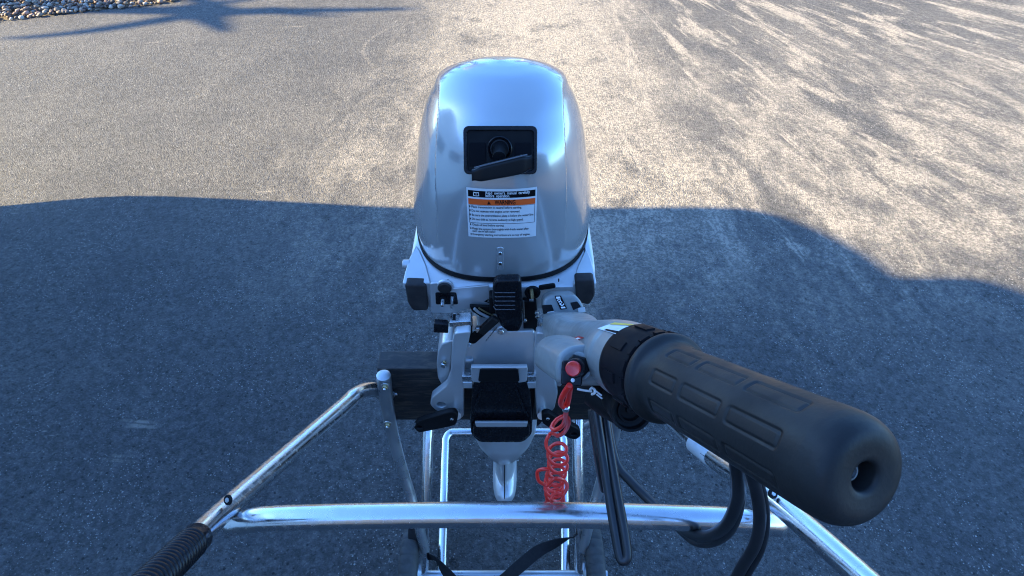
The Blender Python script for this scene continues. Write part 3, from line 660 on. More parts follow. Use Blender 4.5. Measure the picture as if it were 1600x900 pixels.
# ---- the warning label, wrapped on the cowl's front
lab_c = (X0 + .0015, .9625)
LW, LH = .1065, .085
def wrap(name, verts, faces, off, m, parent, cx=lab_c[0], cz=lab_c[1]):
    v = [front_pt(cx + x, cz + y, off) for x, y in verts]
    return pyobj(name, v, faces, m, parent, smooth=True, sharp=0)
def grid(x0, y0, x1, y1, nx=28, ny=8, cr_=0.):
    v = []; f = []
    for j in range(ny + 1):
        for i in range(nx + 1):
            x = x0 + (x1 - x0) * i / nx; y = y0 + (y1 - y0) * j / ny
            v.append((x, y))
    for j in range(ny):
        for i in range(nx):
            a = j * (nx + 1) + i; f.append((a, a + 1, a + nx + 2, a + nx + 1))
    return v, f
lb_o = wrap('warning_label', *grid(-LW / 2, -LH / 2, LW / 2, LH / 2, 36, 20), .0004, M['sticker'], motor)
lb_o['label'] = 'white, black and orange warning label'
def lp(u, v): return (-LW / 2 + LW * u, LH / 2 - LH * v)
def band(name, u0, v0, u1, v1, off, m, n=28):
    a = lp(u0, v1); b = lp(u1, v0); return wrap(name, *grid(a[0], a[1], b[0], b[1], n, 3), off, m, lb_o)
band('header_band', .022, .045, .978, .165, .0007, M['ink'])
band('orange_band', .022, .20, .978, .312, .0007, M['orange'])
for a in ((.026, .318, .974, .323), (.026, .682, .974, .690), (.026, .318, .031, .69), (.969, .318, .974, .69)): band('border_line', *a, .0007, M['ink'], 12)
def put(s, u, v, size, m, u1, bold=0., off=.0010, name='lettering'):
    vv, ff = text_mesh(s, size, 'LEFT', bold); o = lp(u, v); sx = (u1 - u) * LW / max(p[0] for p in vv)
    return wrap(name, [(o[0] + x * sx, o[1] + y) for x, y, _ in vv], ff, off, m, lb_o)
put('Read  owner\'s  manual  carefully', .27, .098, .0064, M['white'], .90, .00010)
put('before  operation.', .27, .152, .0064, M['white'], .615, .00010)
put('WARNING', .40, .292, .0105, M['ink'], .695, .0002)
for i, (s, v) in enumerate((('Place transmission in neutral before starting.', .375), ('Do not operate with engine cover removed.', .455), ('Be sure the antiventilation plate is below the water line.', .54), ('Do not shift to reverse suddenly at high speed.', .625),
        ('Check oil level before starting.', .745), ('Flush the system thoroughly with fresh water after', .83), ('each use in salt water.', .882), ('Emergency starting instructions are on top of engine.', .955))):
    sx = (.785, .76, .962, .81, .53, .895, .41, .915)[i]
    put(s, .062, v, .0054, M['ink'], sx, .00006)
    if i != 6: band('bullet', .034, v - .038, .048, v, .0007, M['ink'], 2)
put('!', .317, .288, .0075, M['orange'], .322, .0002, .0013)
tri = [lp(.29, .296), lp(.345, .296), lp(.3175, .222)]
wrap('warning_triangle', tri, [(0, 1, 2)], .0009, M['ink'], lb_o)
bk = [lp(.095, .14), lp(.137, .148), lp(.137, .075), lp(.10, .068)]; bk2 = [lp(.139, .148), lp(.181, .14), lp(.176, .068), lp(.139, .075)]
wrap('book_icon', bk + bk2, [(0, 1, 2, 3), (4, 5, 6, 7)], .0010, M['white'], lb_o)
bi = [lp(.106, .128), lp(.134, .134), lp(.134, .09), lp(.109, .084)]; bi2 = [lp(.142, .134), lp(.170, .128), lp(.167, .084), lp(.142, .09)]
wrap('book_pages', bi + bi2, [(0, 1, 2, 3), (4, 5, 6, 7)], .0013, M['ink'], lb_o)

# ------------------------------------------------------------------ tiller
G1 = Vector((0.1456, 0.1513, 1.3017)); G2 = Vector((0.1026, 0.2569, 1.2287))
ga = (G1 - G2).normalized(); GL = (G1 - G2).length
def arm_sec(c, hw, hh, n, d): return superell(c, (1, 0, 0), CAMUP, hw * d * 1e-6, hh * d * 1e-6, n, 56, 0)
gx, gy, _ = axes(ga, (0, 0, 1))
def gsec(h, r):
    # ring in the grip's own frame, started at the same side as the arm sections
    x = Vector((1, 0, 0)); x = (x - x.dot(ga) * ga).normalized(); y = ga.cross(x)
    if y.dot(Vector(CAMUP)) < 0: y = -y
    return superell(G2 + ga * h, x, y, r, r, 2, 56, 0)
secs = [arm_sec((0.0848, 0.7391, 0.7883), 30, 13, 4, 1060), arm_sec((0.0826, 0.7091, 0.8148), 33, 17, 4, 1020), arm_sec((0.0791, 0.6408, 0.8736), 37, 22, 3.6, 930), arm_sec((0.0752, 0.5442, 0.9605), 41, 36, 3.6, 800),
        arm_sec((0.0724, 0.4466, 1.0465), 41, 46, 3.4, 670), arm_sec((0.0777, 0.3842, 1.1116), 42, 51, 3., 580), gsec(-.083, .0250), gsec(-.062, .0276), gsec(-.046, .0276)]
# denser, smoothly interpolated sections
def smooth_secs(ss, k=14):
    out = []; n = len(ss)
    for i in range(n - 1):
        a, b, c, d_ = ss[max(i - 1, 0)], ss[i], ss[i + 1], ss[min(i + 2, n - 1)]
        for j in range(k):
            t = j / k
            out.append([.5 * ((2 * q) + (r - p) * t + (2 * p - 5 * q + 4 * r - s) * t * t + (3 * q - p - 3 * r + s) * t ** 3) for p, q, r, s in zip(a, b, c, d_)])
    out.append(ss[-1]); return out
tiller = loft('tiller_arm', smooth_secs(secs), M['grey'], motor, sharp=50)
# knuckle where the arm hinges on the motor: faces up towards the user
kf = frame((0.08, 0.7102, 0.8453), (1, .0, .0), (0, .60, .80)); ki = kf.inverted()
def onk(pts): return pts
k_px = [(0.052, 0.6979, 0.8322), (0.047, 0.7082, 0.8431), (0.049, 0.7191, 0.8548), (0.059, 0.7239, 0.86), (0.097, 0.7245, 0.8607), (0.106, 0.7191, 0.8548), (0.114, 0.7095, 0.8446), (0.11, 0.6979, 0.8322)]
plate_on('knuckle', [tuple((ki @ Vector(p)).xy) for p in k_px], kf, .06, M['grey'], motor, .008, .005, seg=4)
def on_k(name, px, off, th, m, rad=.001, bev=.0006, parent=motor):
    fr = local(kf, off); iv = fr.inverted(); return plate_on(name, [tuple((iv @ Vector(p)).xy) for p in px], fr, th, m, parent, rad, bev)
on_k('notch', [(0.0469, 0.7115, 0.8497), (0.0619, 0.7122, 0.8504), (0.0669, 0.7033, 0.8409), (0.0489, 0.702, 0.8394)], .001, .006, M['matt'])
on_k('notch', [(0.0908, 0.7142, 0.8526), (0.1018, 0.7156, 0.854), (0.1078, 0.7102, 0.8482), (0.0958, 0.7061, 0.8438)], .001, .006, M['matt'])
on_k('clip', [(0.1026, 0.7067, 0.8474), (0.1135, 0.7081, 0.8489), (0.1145, 0.7026, 0.843), (0.1036, 0.7019, 0.8423)], .004, .006, M['cast'])
on_k('clip', [(0.0548, 0.7026, 0.843), (0.0657, 0.704, 0.8445), (0.0667, 0.6999, 0.8401), (0.0558, 0.6985, 0.8387)], .004, .006, M['cast'])
st_o = on_k('shift_label', [(0.0662, 0.7192, 0.8623), (0.0761, 0.7196, 0.8627), (0.0861, 0.7053, 0.8474), (0.0756, 0.7043, 0.8463)], .0015, .0012, M['ink'], .0012, .0002)
for px in ([(0.0681, 0.7175, 0.8619), (0.0745, 0.7177, 0.8622), (0.0758, 0.7157, 0.86), (0.0694, 0.7153, 0.8596)], [(0.076, 0.7066, 0.8503), (0.0825, 0.7069, 0.8506), (0.0835, 0.7053, 0.8488), (0.077, 0.7049, 0.8484)],
           [(0.0736, 0.7096, 0.8535), (0.0755, 0.7103, 0.8542), (0.078, 0.7084, 0.8522), (0.0805, 0.7104, 0.8544), (0.0815, 0.7093, 0.8532), (0.078, 0.7072, 0.8509)]):
    on_k('print', px, .0020, .0004, M['white'], .0001, .0001, st_o)
for px in ((0.0734, 0.7137, 0.8579), (0.0755, 0.7115, 0.8555)):
    iv = ki @ Vector(px); me = curve_mesh('print', [circ(iv.x, iv.y, .0028, 16, .7), circ(iv.x, iv.y, .0018, 16, .65)], .0004, 0., local(kf, .0020)); link('print', me, M['white'], st_o)
on_k('arrow_mark', [(0.0756, 0.7019, 0.8438), (0.0836, 0.7019, 0.8438), (0.0826, 0.6985, 0.8401), (0.0766, 0.6985, 0.8401)], .0012, .001, M['cast'], .0004, .0002)
# raised boss carrying the stop switch
bf = frame((0.047, 0.3046, 1.1875), (1, .10, -.08), CAMUP); bi_ = bf.inverted()
b_px = [(0.0324, 0.2957, 1.1779), (0.0315, 0.3046, 1.1875), (0.0343, 0.3107, 1.1941), (0.0423, 0.3146, 1.1982), (0.0541, 0.3155, 1.1992), (0.0667, 0.3146, 1.1982), (0.0714, 0.3085, 1.1916), (0.0714, 0.2963, 1.1786), (0.0649, 0.2944, 1.1765), (0.047, 0.2944, 1.1765)]
plate_on('switch_boss', [tuple((bi_ @ Vector(p)).xy) for p in b_px], bf, .10, M['grey'], motor, .010, .004, seg=4)
sa = Vector((0.0396, 0.2834, 1.2087)) - Vector((0.0481, 0.3056, 1.1856)); sa.normalize()
s0 = Vector((0.0485, 0.305, 1.1864))
def ksc(pr): return [(a * .80, b * .80) for a, b in pr]
lathe('switch_flange', ksc([(.0140, 0), (.0140, .002), (.0130, .003)]), s0, sa, M['grey'], motor, 40)
lathe('switch_nut', ksc([(.0118, .002), (.0118, .008), (.0103, .0095)]), s0, sa, M['matt'], motor, 6, 25)
lathe('switch_collar', ksc([(.0088, .009), (.0088, .016), (.0080, .018)]), s0, sa, M['black'], motor, 32)
lathe('stop_button', ksc([(.0054, .017), (.0054, .022), (.0064, .0225), (.0068, .024), (.0068, .0275), (.0060, .0285), (.003, .0277), (.0002, .0275)]), s0, sa, M['red'], motor, 36)
clipc = s0 + sa * .0135
# stickers on the arm's top
def sticker(name, px, m, par=motor):
    return pyobj(name, px, [tuple(range(len(px)))], m, par, smooth=False)
dg_t = bpy.context.evaluated_depsgraph_get()
from mathutils.bvhtree import BVHTree
arm_tree = BVHTree.FromPolygons([tuple(tiller.matrix_basis @ v.co + Vector((X0, .80, .50))) for v in tiller.data.vertices], [tuple(p.vertices) for p in tiller.data.polygons])
def onto_arm(p, off):
    eye = Vector((0, 0, 1.55)); dr = (Vector(p) - eye).normalized()
    loc, nrm, idx, dist = arm_tree.ray_cast(eye + dr * .3, dr)
    if loc is None: loc, nrm, idx, dist = arm_tree.find_nearest(Vector(p))
    if nrm.dot(dr) > 0: nrm = -nrm
    return loc + nrm * off
def decal(name, q, m, off=.0006, n=10, par=tiller):
    """a thin film that follows the arm's surface; q = four corners near that surface"""
    q = [Vector(p) for p in q]; v = []; f = []
    for j in range(n + 1):
        for i in range(n + 1):
            u, w = i / n, j / n; v.append(onto_arm((q[0] * (1 - u) + q[1] * u) * (1 - w) + (q[3] * (1 - u) + q[2] * u) * w, off))
    for j in range(n):
        for i in range(n):
            a = j * (n + 1) + i; f.append((a, a + 1, a + n + 2, a + n + 1))
    o = pyobj(name, v, f, m, par, smooth=True, sharp=0); o.location = Vector((0, 0, 0)); return o
def on_tiller(o): o.location = -(Vector((X0, .80, .50)) + tiller.location) if False else o.location
decal('arm_sticker', [(0.0831, 0.4264, 1.0981), (0.096, 0.4163, 1.1167), (0.0965, 0.3456, 1.1874), (0.083, 0.3404, 1.1819)], M['sticker'])
decal('sticker_stripe', [(0.0927, 0.4218, 1.1079), (0.0966, 0.4161, 1.1164), (0.0979, 0.3525, 1.1802), (0.0957, 0.3588, 1.1724)], M['yellow'], .0010)
decal('sticker_print', [(0.0884, 0.4183, 1.1041), (0.0894, 0.412, 1.1121), (0.0877, 0.3486, 1.1761), (0.0868, 0.3544, 1.1676)], M['ink'], .0010)
decal('red_mark', [(0.0544, 0.4318, 1.0747), (0.0672, 0.4351, 1.0782), (0.0707, 0.4205, 1.0918), (0.0577, 0.4171, 1.0882)], M['red'], .0007)
decal('red_mark', [(0.0563, 0.4323, 1.0751), (0.0672, 0.434, 1.077), (0.0688, 0.4234, 1.0876), (0.0581, 0.4215, 1.0856)], M['white'], .0011, 4)
# collar: gloss ring with raised pads, then the flange and the grip
lathe('throttle_collar', [(.0260, -.052), (.0277, -.050), (.0284, -.046), (.0287, -.018), (.0280, -.015), (.0250, -.014)], G2, ga, M['collar'], motor, 64)
rx_ = Vector((1, 0, 0)); rx_ = (rx_ - rx_.dot(ga) * ga).normalized(); ry_ = ga.cross(rx_)
for i in range(16):
    a = 2 * math.pi * (i + .2) / 16; wd = .115
    def pp(da, h, r): return G2 + ga * h + (rx_ * math.cos(a + da) + ry_ * math.sin(a + da)) * r
    for (h0, h1, rr) in ((-.018, -.0125, .0300),) + (((-.042, -.025, .0298),) if i % 2 == 0 else ()):
        v = []; ks = (-1, -.5, 0, .5, 1)
        for q in ks:
            for (h, r) in ((h0, .0268), (h0 + .0008, rr), (h1 - .0008, rr), (h1, .0268)): v.append(pp(q * wd, h, r))
        f = []
        for j in range(4):
            for k2 in range(3): b0 = j * 4 + k2; f.append((b0, b0 + 1, b0 + 5, b0 + 4))
        f += [(0, 1, 2, 3), (16, 17, 18, 19)]
        pyobj('collar_pad', v, f, M['collar'], motor)
def grip():
    prof = [(-.012, .0262), (-.0112, .0288), (-.0098, .0301), (-.0058, .0301), (-.0046, .0292), (-.0040, .0270), (-.0020, .0256), (.004, .0248), (.010, .0247), (.016, .0247), (.05, .0250), (.09, .0254), (GL - .012, .0259), (GL - .002, .0259), (GL + .0035, .0252), (GL + .0075, .0236), (GL + .0102, .0212), (GL + .0114, .0182), (GL + .0116, .0150), (GL + .0112, .0092), (GL + .0108, .0076), (GL + .0098, .0067), (GL + .001, .0066), (GL + .0005, .0)]
    pr_ = []
    for i in range(len(prof) - 1):
        (h0, r0), (h1, r1) = prof[i], prof[i + 1]; st = max(1, int(math.hypot(h1 - h0, r1 - r0) / .0008))
        for j in range(st): pr_.append((h0 + (h1 - h0) * j / st, r0 + (r1 - r0) * j / st))
    pr_.append(prof[-1])
    # round the polyline
    for _ in range(3):
        pr_ = [pr_[0]] + [tuple((pr_[i - 1][k] + 2 * pr_[i][k] + pr_[i + 1][k]) / 4 for k in (0, 1)) if pr_[i][1] > .0115 else pr_[i] for i in range(1, len(pr_) - 1)] + [pr_[-1]]
    NS = 288; v = []; f = []
    def sd(u, w, hu, hw2, r):
        qx, qy = abs(u) - hu + r, abs(w) - hw2 + r; return math.hypot(max(qx, 0), max(qy, 0)) + min(max(qx, qy), 0) - r
    panels = [(.0105, .036), (.0415, .077), (.0830, .121)]
    for (h, r) in pr_:
        for s in range(NS):
            a = 2 * math.pi * s / NS; rr = r
            if .002 < h < .125 and r > .02:
                row = (a * 8 / (2 * math.pi)) % 1 - .5; arc = row * 2 * math.pi / 8 * r
                for (p0, p1) in panels:
                    d_ = sd(h - (p0 + p1) / 2, arc, (p1 - p0) / 2, .0047, .002)
                    if d_ < .002:
                        g_ = sst(.0007, -.0003, d_) if False else (1 - sst(-.0004, .0006, d_)); rr -= .0009 * g_ - .0007 * (1 - sst(-.0020, -.0008, d_)) ; break
            v.append(G2 + ga * h + (rx_ * math.cos(a) + ry_ * math.sin(a)) * max(rr, 1e-5))
    n = len(pr_)
    for i in range(n - 1):
        for s in range(NS):
            p = i * NS + s; q = i * NS + (s + 1) % NS; f.append((p, q, q + NS, p + NS))
    return pyobj('grip', v, f, M['rubber'], motor, sharp=0)
grip_o = grip()
lathe('grip_bolt', [(.0044, GL + .001), (.0044, GL + .0045), (.0036, GL + .0054), (.0028, GL + .0054), (.0024, GL + .0035), (.0002, GL + .0035)], G2 - rx_ * .0018, ga, M['oldbolt'], motor, 24)
# cup-shaped friction housing hanging under the collar
hc = Vector((0.1072, 0.3415, 1.0804)); hax = Vector((.10, -.70, .50))
lathe('friction_cup', [(.0130, -.055), (.0170, -.045), (.0185, -.010), (.0192, -.003), (.0185, 0), (.0165, -.001), (.0155, -.006), (.012, -.007), (.0115, -.005), (.0100, -.005), (.009, -.009), (.004, -.009), (.0035, -.0055), (.0005, -.005)], hc, hax, M['matt'], motor, 40)
tube('friction_neck', [(0.0832, 0.3974, 1.0377), (0.0945, 0.3843, 1.0383), (0.1066, 0.3731, 1.041)], .0155, M['matt'], motor, 20, 4)
tube('zip_tie', [(0.0612, 0.3742, 1.0715), (0.0678, 0.3733, 1.0706), (0.075, 0.3727, 1.0699)], .0011, M['white'], motor, 8, 3)
tube('zip_tie_loop', [(0.0726, 0.3706, 1.075), (0.0737, 0.3687, 1.0803), (0.0755, 0.3644, 1.083), (0.0755, 0.3624, 1.0809), (0.0737, 0.3647, 1.076)], .0012, M['white'], motor, 8, 4)
for q in ([(0.0773, 0.3667, 1.0781), (0.0826, 0.3639, 1.0751)], [(0.0779, 0.3647, 1.076), (0.0832, 0.3619, 1.073)]): tube('cable_print', q, .0008, M['white'], motor, 6, 1)
# control cables and wiring slung below
tube('control_cable', [(0.0845, 0.4125, 1.0246), (0.0858, 0.3942, 1.0123), (0.0903, 0.3618, 0.9922), (0.0959, 0.3258, 0.9683), (0.1006, 0.2951, 0.9501), (0.1042, 0.2767, 0.9376), (0.1075, 0.2724, 0.936), (0.1112, 0.2758, 0.9396), (0.1095, 0.2916, 0.9507), (0.1049, 0.32, 0.9664), (0.0993, 0.3574, 0.9875), (0.0957, 0.3927, 1.0033), (0.0951, 0.4146, 1.0122)], .0049, M['cable'], motor, 16, 8)
tube('control_cable', [(0.0882, 0.4212, 0.9753), (0.0938, 0.3926, 0.9446), (0.0994, 0.3788, 0.9152), (0.1044, 0.3719, 0.8931)], .0055, M['cable'], motor, 14, 6)
tube('control_cable', [(0.108, 0.7236, 0.7424), (0.1227, 0.6719, 0.7456), (0.1317, 0.616, 0.759), (0.1377, 0.5717, 0.7701), (0.1507, 0.5089, 0.7321), (0.1702, 0.4834, 0.7194), (0.1962, 0.4526, 0.7157), (0.215, 0.4149, 0.7339), (0.22, 0.3767, 0.7809), (0.2226, 0.3407, 0.845), (0.2211, 0.3161, 0.9213), (0.2147, 0.3088, 0.9868), (0.2006, 0.3061, 1.0425), (0.1904, 0.3151, 1.0741), (0.1781, 0.3313, 1.0841), (0.1568, 0.3461, 1.0854), (0.1305, 0.353, 1.0781), (0.1091, 0.355, 1.0656)], .0066, M['cable'], motor, 18, 8)
tube('control_cable', [(0.221, 0.4037, 0.7366), (0.2251, 0.3644, 0.7824), (0.2278, 0.3357, 0.8397), (0.2278, 0.3164, 0.9069), (0.2201, 0.3097, 0.973), (0.2088, 0.3121, 1.027), (0.2001, 0.3256, 1.0561), (0.1856, 0.3403, 1.0645), (0.1623, 0.353, 1.0635), (0.132, 0.359, 1.0552), (0.111, 0.3578, 1.0539)], .0052, M['cable'], motor, 18, 8)
tube('control_cable', [(0.1054, 0.3469, 1.0862), (0.126, 0.3439, 1.0976), (0.1485, 0.3305, 1.1126), (0.1664, 0.3122, 1.1223), (0.1775, 0.2965, 1.1201), (0.1867, 0.2808, 1.1033), (0.2019, 0.2738, 1.0664), (0.2129, 0.2672, 1.0301), (0.2185, 0.2637, 0.9896), (0.216, 0.2608, 0.9499), (0.2129, 0.2567, 0.9015)], .0054, M['cable'], motor, 18, 8)
tube('control_cable', [(0.1082, 0.358, 1.0762), (0.1294, 0.355, 1.0876), (0.1526, 0.3423, 1.1033), (0.1723, 0.3227, 1.1116), (0.1851, 0.3016, 1.1109), (0.1963, 0.2873, 1.0883), (0.2126, 0.2796, 1.0508), (0.2237, 0.2726, 1.0138), (0.2289, 0.2673, 0.9716), (0.2245, 0.261, 0.9355), (0.2227, 0.2586, 0.8888)], .0042, M['cable'], motor, 18, 8)

# ------------------------------------------------------------------ coiled stop lanyard
lan = thing('safety_lanyard', 'red coiled stop switch lanyard hanging from the red button on the tiller', 'lanyard', (0.0537, 0.3837, 1.0671))
plate_on('clip', [(-.009, -.0125), (.006, -.0135), (.0075, .003), (.004, .0065), (-.008, .005)], frame(clipc + Vector((-.001, .001, -.001)), (1, 0, 0), CAMUP), .004, M['black'], lan, .002, .001)
disc('clip_tip', (0.0429, 0.2862, 1.1941), (0, -.7, .7), .0015, .0015, M['sticker'], lan, .0005, 10)
L0 = Vector((0.051, 0.3762, 1.0737))
tube('cord', [(0.0407, 0.2837, 1.1915), (0.0382, 0.2856, 1.1818), (0.0362, 0.288, 1.1697), (0.037, 0.2915, 1.1587), (0.0407, 0.2932, 1.1533), (0.0422, 0.2941, 1.1616), (0.042, 0.2887, 1.1822)], .0022, M['redcord'], lan, 12, 8)
disc('crimp', (0.0409, 0.2931, 1.1502), (0, -.1, 1), .0028, .005, M['zinc'], lan, .0008, 16)
coil = [Vector(p) for p in [(0.0409, 0.2941, 1.1513), (0.0445, 0.3153, 1.111), (0.0448, 0.3278, 1.0804), (0.0388, 0.3306, 1.0687), (0.0356, 0.335, 1.0662), (0.0406, 0.3427, 1.0671), (0.0491, 0.348, 1.0655), (0.0534, 0.3529, 1.0487), (0.0517, 0.3641, 1.0167), (0.0469, 0.3787, 0.9884)]]
c0, c1 = Vector((0.0483, 0.3974, 0.9497)), Vector((0.0554, 0.4093, 0.7939))
turns = 9; rnd = random.Random(5)
for i in range(turns * 14 + 1):
    u = i / (turns * 14); uu = u ** .85
    p = c0 * (1 - uu) + c1 * uu; a = 2 * math.pi * i / 14 + 2.0
    rr = .0108 + .0008 * math.sin(i * .37)
    wob = Vector((.0018 * math.sin(uu * 6), .001 * math.cos(uu * 7), 0))
    coil.append(p + wob + Vector((math.cos(a) * rr, math.sin(a) * rr * .70, math.sin(a) * rr * .52)))
tube('coil', coil, .0021, M['redcord'], lan, 10, 2)
t2 = [(0.0426, 0.3952, 0.8961), (0.036, 0.3957, 0.8966), (0.0296, 0.3964, 0.89), (0.0305, 0.3924, 0.8785), (0.036, 0.392, 0.8707), (0.042, 0.391, 0.8696), (0.0492, 0.3934, 0.8795), (0.06, 0.3951, 0.8739), (0.0654, 0.3951, 0.8594), (0.0616, 0.394, 0.8435), (0.0524, 0.3951, 0.8447), (0.0481, 0.3924, 0.8344), (0.0585, 0.3917, 0.8264)]
tube('cord_tail', t2, .0022, M['redcord'], lan, 12, 8)

# ------------------------------------------------------------------ the cart
cart = thing('outboard_motor_cart', 'two wheeled polished aluminium hand cart with black board carrying the outboard motor', 'hand cart', (X0, .6, 0))
box('transom_board', (-.246, .750, .492), (.212, .793, .650), M['board'], cart, .0025)
def mir(p): return (2 * X0 - p[0], p[1], p[2])
def both(name, pts, r, m, **k):
    a = tube(name, pts, r, m, cart, **k); b = tube(name, [mir(p) for p in pts], r, m, cart, **k); return a, b
# side posts: flattened tube ends bolted to the board, running down to the axle
for s in (0, 1):
    f_ = (lambda p: p) if s == 0 else mir
    pts = [f_(p) for p in [(-0.227, 0.722, 0.6683), (-0.2284, 0.722, 0.6413), (-0.2321, 0.72, 0.5678), (-0.2305, 0.712, 0.4963), (-0.2224, 0.695, 0.4213), (-0.2089, 0.67, 0.3539), (-0.1955, 0.64, 0.2993), (-0.1836, 0.61, 0.2242)]]
    tube('side_post', pts, .0118, M['dull'], cart, 20, 6, rs=lambda u: (.0075 + .0058 * sst(0, .03, u)) - .0035 * u)
    for (q, sz) in ((-0.2236, 0.708, 0.6536), .0052), ((-0.2314, 0.7, 0.5514), .0052):
        q = f_(q); disc('washer', q, (0, -1, .1), sz + .0022, .0015, M['dull'], cart, .0005, 20)
        disc('nut', (q[0], q[1] - .0012, q[2]), (0, -1, .1), sz, .005, M['brass'], cart, .0008, 6); disc('bolt_end', (q[0], q[1] - .0055, q[2]), (0, -1, .1), .0028, .005, M['zinc'], cart, .0008, 14)
    q = f_((-0.2239, 0.745, 0.5837)); sg = 1 if s == 0 else -1
    disc('nut', (q[0] - sg * .002, q[1] - .001, q[2]), (sg, 0, 0), .0052, .006, M['zinc'], cart, .0008, 6); disc('bolt_end', (q[0] + sg * .004, q[1] - .001, q[2]), (sg, 0, 0), .003, .005, M['zinc'], cart, .0008, 12)
# handles
hp = [(-0.2362, 0.745, 0.564), (-0.2476, 0.74, 0.5978), (-0.2619, 0.722, 0.6247), (-0.2733, 0.6916, 0.6494), (-0.2862, 0.6529, 0.6665), (-0.3255, 0.5153, 0.7389), (-0.351, 0.3853, 0.8195), (-0.3553, 0.3112, 0.872)]
handL = tube('handle_tube', hp, .0138, M['alu'], cart, 28, 8)
hpR = [mir(p) for p in hp]; hpR[-1] = (0.3597, 0.2801, 0.8827); hpR[-2] = (0.3203, 0.3974, 0.8252); hpR[-3] = (0.2883, 0.514, 0.7375)
handR = tube('handle_tube', hpR, .0138, M['alu'], cart, 28, 8)
def grip_sleeve(a, b, nr=34):
    a, b = Vector(a), Vector(b); ax = (b - a); L = ax.length; prof = [(.0138, 0), (.0155, .0003), (.0168, .002), (.0168, .018)]
    h = .018
    while h < L - .01:
        prof += [(.0158, h), (.0177, h + .0012), (.0179, h + .0028), (.0176, h + .0044), (.0156, h + .0056)]; h += .0072
    prof += [(.0168, L - .008), (.0160, L - .002), (.012, L)]
    return lathe('handle_grip', prof, a, ax, M['black'], cart, 40, 50)
grip_sleeve((-0.3545, 0.3365, 0.8522), (-0.3382, 0.2186, 0.9633))
_a = Vector(hpR[-1]); _d = (Vector(hpR[-1]) - Vector(hpR[-2])).normalized()
tube('handle_tube', [_a - _d * .002, _a + _d * .03, _a + _d * .06], .0136, M['alu'], cart, 28, 2)
grip_sleeve(_a + _d * .045, _a + _d * .16)
tube('white_sleeve', [(0.2774, 0.5493, 0.7168), (0.2883, 0.514, 0.7375), (0.3042, 0.4857, 0.7512)], .0150, M['sticker'], cart, 24, 3)
for i in range(3):
    tube('sleeve_print', [[(0.2777, 0.5151, 0.7358), (0.2921, 0.4752, 0.762)], [(0.2771, 0.5147, 0.7296), (0.2904, 0.4744, 0.7567)], [(0.2734, 0.5165, 0.7403), (0.2893, 0.476, 0.7672)]][i], .0005, M['ink'], cart, 6, 1)
for q, n_ in (((-0.3393, 0.3873, 0.8422), (-.35, -.6, .75)), ((0.3118, 0.3925, 0.8478), (.2, -.55, .8))):
    disc('plug_bolt', q, n_, .0062, .002, M['matt'], cart, .0008, 24); disc('bolt_socket', Vector(q) + Vector(n_).normalized() * .002, n_, .0030, .0012, M['dull'], cart, .0004, 6)
# cross tube below the handles
xb = [(-0.3651, 0.3904, 0.7736), (-0.34, 0.3848, 0.7897), (-0.3062, 0.3808, 0.8074), (-0.2325, 0.3778, 0.8188), (-0.1232, 0.3767, 0.8249), (-0.0115, 0.3763, 0.8274), (0.1001, 0.3765, 0.8247), (0.2015, 0.3771, 0.818), (0.2826, 0.3798, 0.8062), (0.324, 0.3843, 0.7891), (0.3464, 0.3893, 0.7724)]
tube('cross_tube', xb, .0152, M['alu'], cart, 32, 8, rs=lambda u: .0085 + .0067 * sst(0, .07, u) * sst(1, .93, u))
for q in [(-0.3381, 0.3741, 0.7928), (0.2922, 0.3738, 0.8291)]: disc('bolt_end', q, (0, -.7, .7), .0035, .003, M['zinc'], cart, .0008, 10)
# uprights from the board to the axle, base frame with its cross piece on the ground side
upr = [(-0.1735, 0.8, 0.4363), (-0.1767, 0.76, 0.402), (-0.1804, 0.7, 0.3266), (-0.1911, 0.635, 0.2005), (-0.1995, 0.6, 0.1039)]
uprR = [(0.1385, 0.8, 0.4363), (0.1379, 0.76, 0.402), (0.14, 0.7, 0.3266), (0.1468, 0.635, 0.2005), (0.1525, 0.6, 0.1039)]
tube('upright_tube', upr, .0126, M['alu'], cart, 24, 6); tube('upright_tube', uprR, .0126, M['alu'], cart, 24, 6)
bas = [(-0.1601, 0.6149, 0.075), (-0.1664, 0.7169, 0.06), (-0.175, 0.8582, 0.05), (-0.181, 0.976, 0.045), (-0.1814, 1.0045, 0.045), (-0.1721, 1.0222, 0.045), (-0.151, 1.0253, 0.045), (-0.0266, 1.0253, 0.045), (0.103, 1.0253, 0.045), (0.1295, 1.0222, 0.045), (0.1409, 1.0045, 0.045), (0.141, 0.976, 0.045), (0.1354, 0.8582, 0.05), (0.1279, 0.7169, 0.06), (0.1208, 0.6149, 0.075)]
tube('base_frame', bas, .0122, M['alu'], cart, 24, 8)
tube('brace', [(0.1522, 0.8449, 0.3299), (0.1647, 0.8313, 0.3593), (0.1764, 0.8224, 0.3792)], .007, M['dull'], cart, 12, 3)
for q in [(0.2068, 0.72, 0.506)]: disc('eye_bolt', q, (0, -.8, .5), .006, .004, M['matt'], cart, .001, 16)
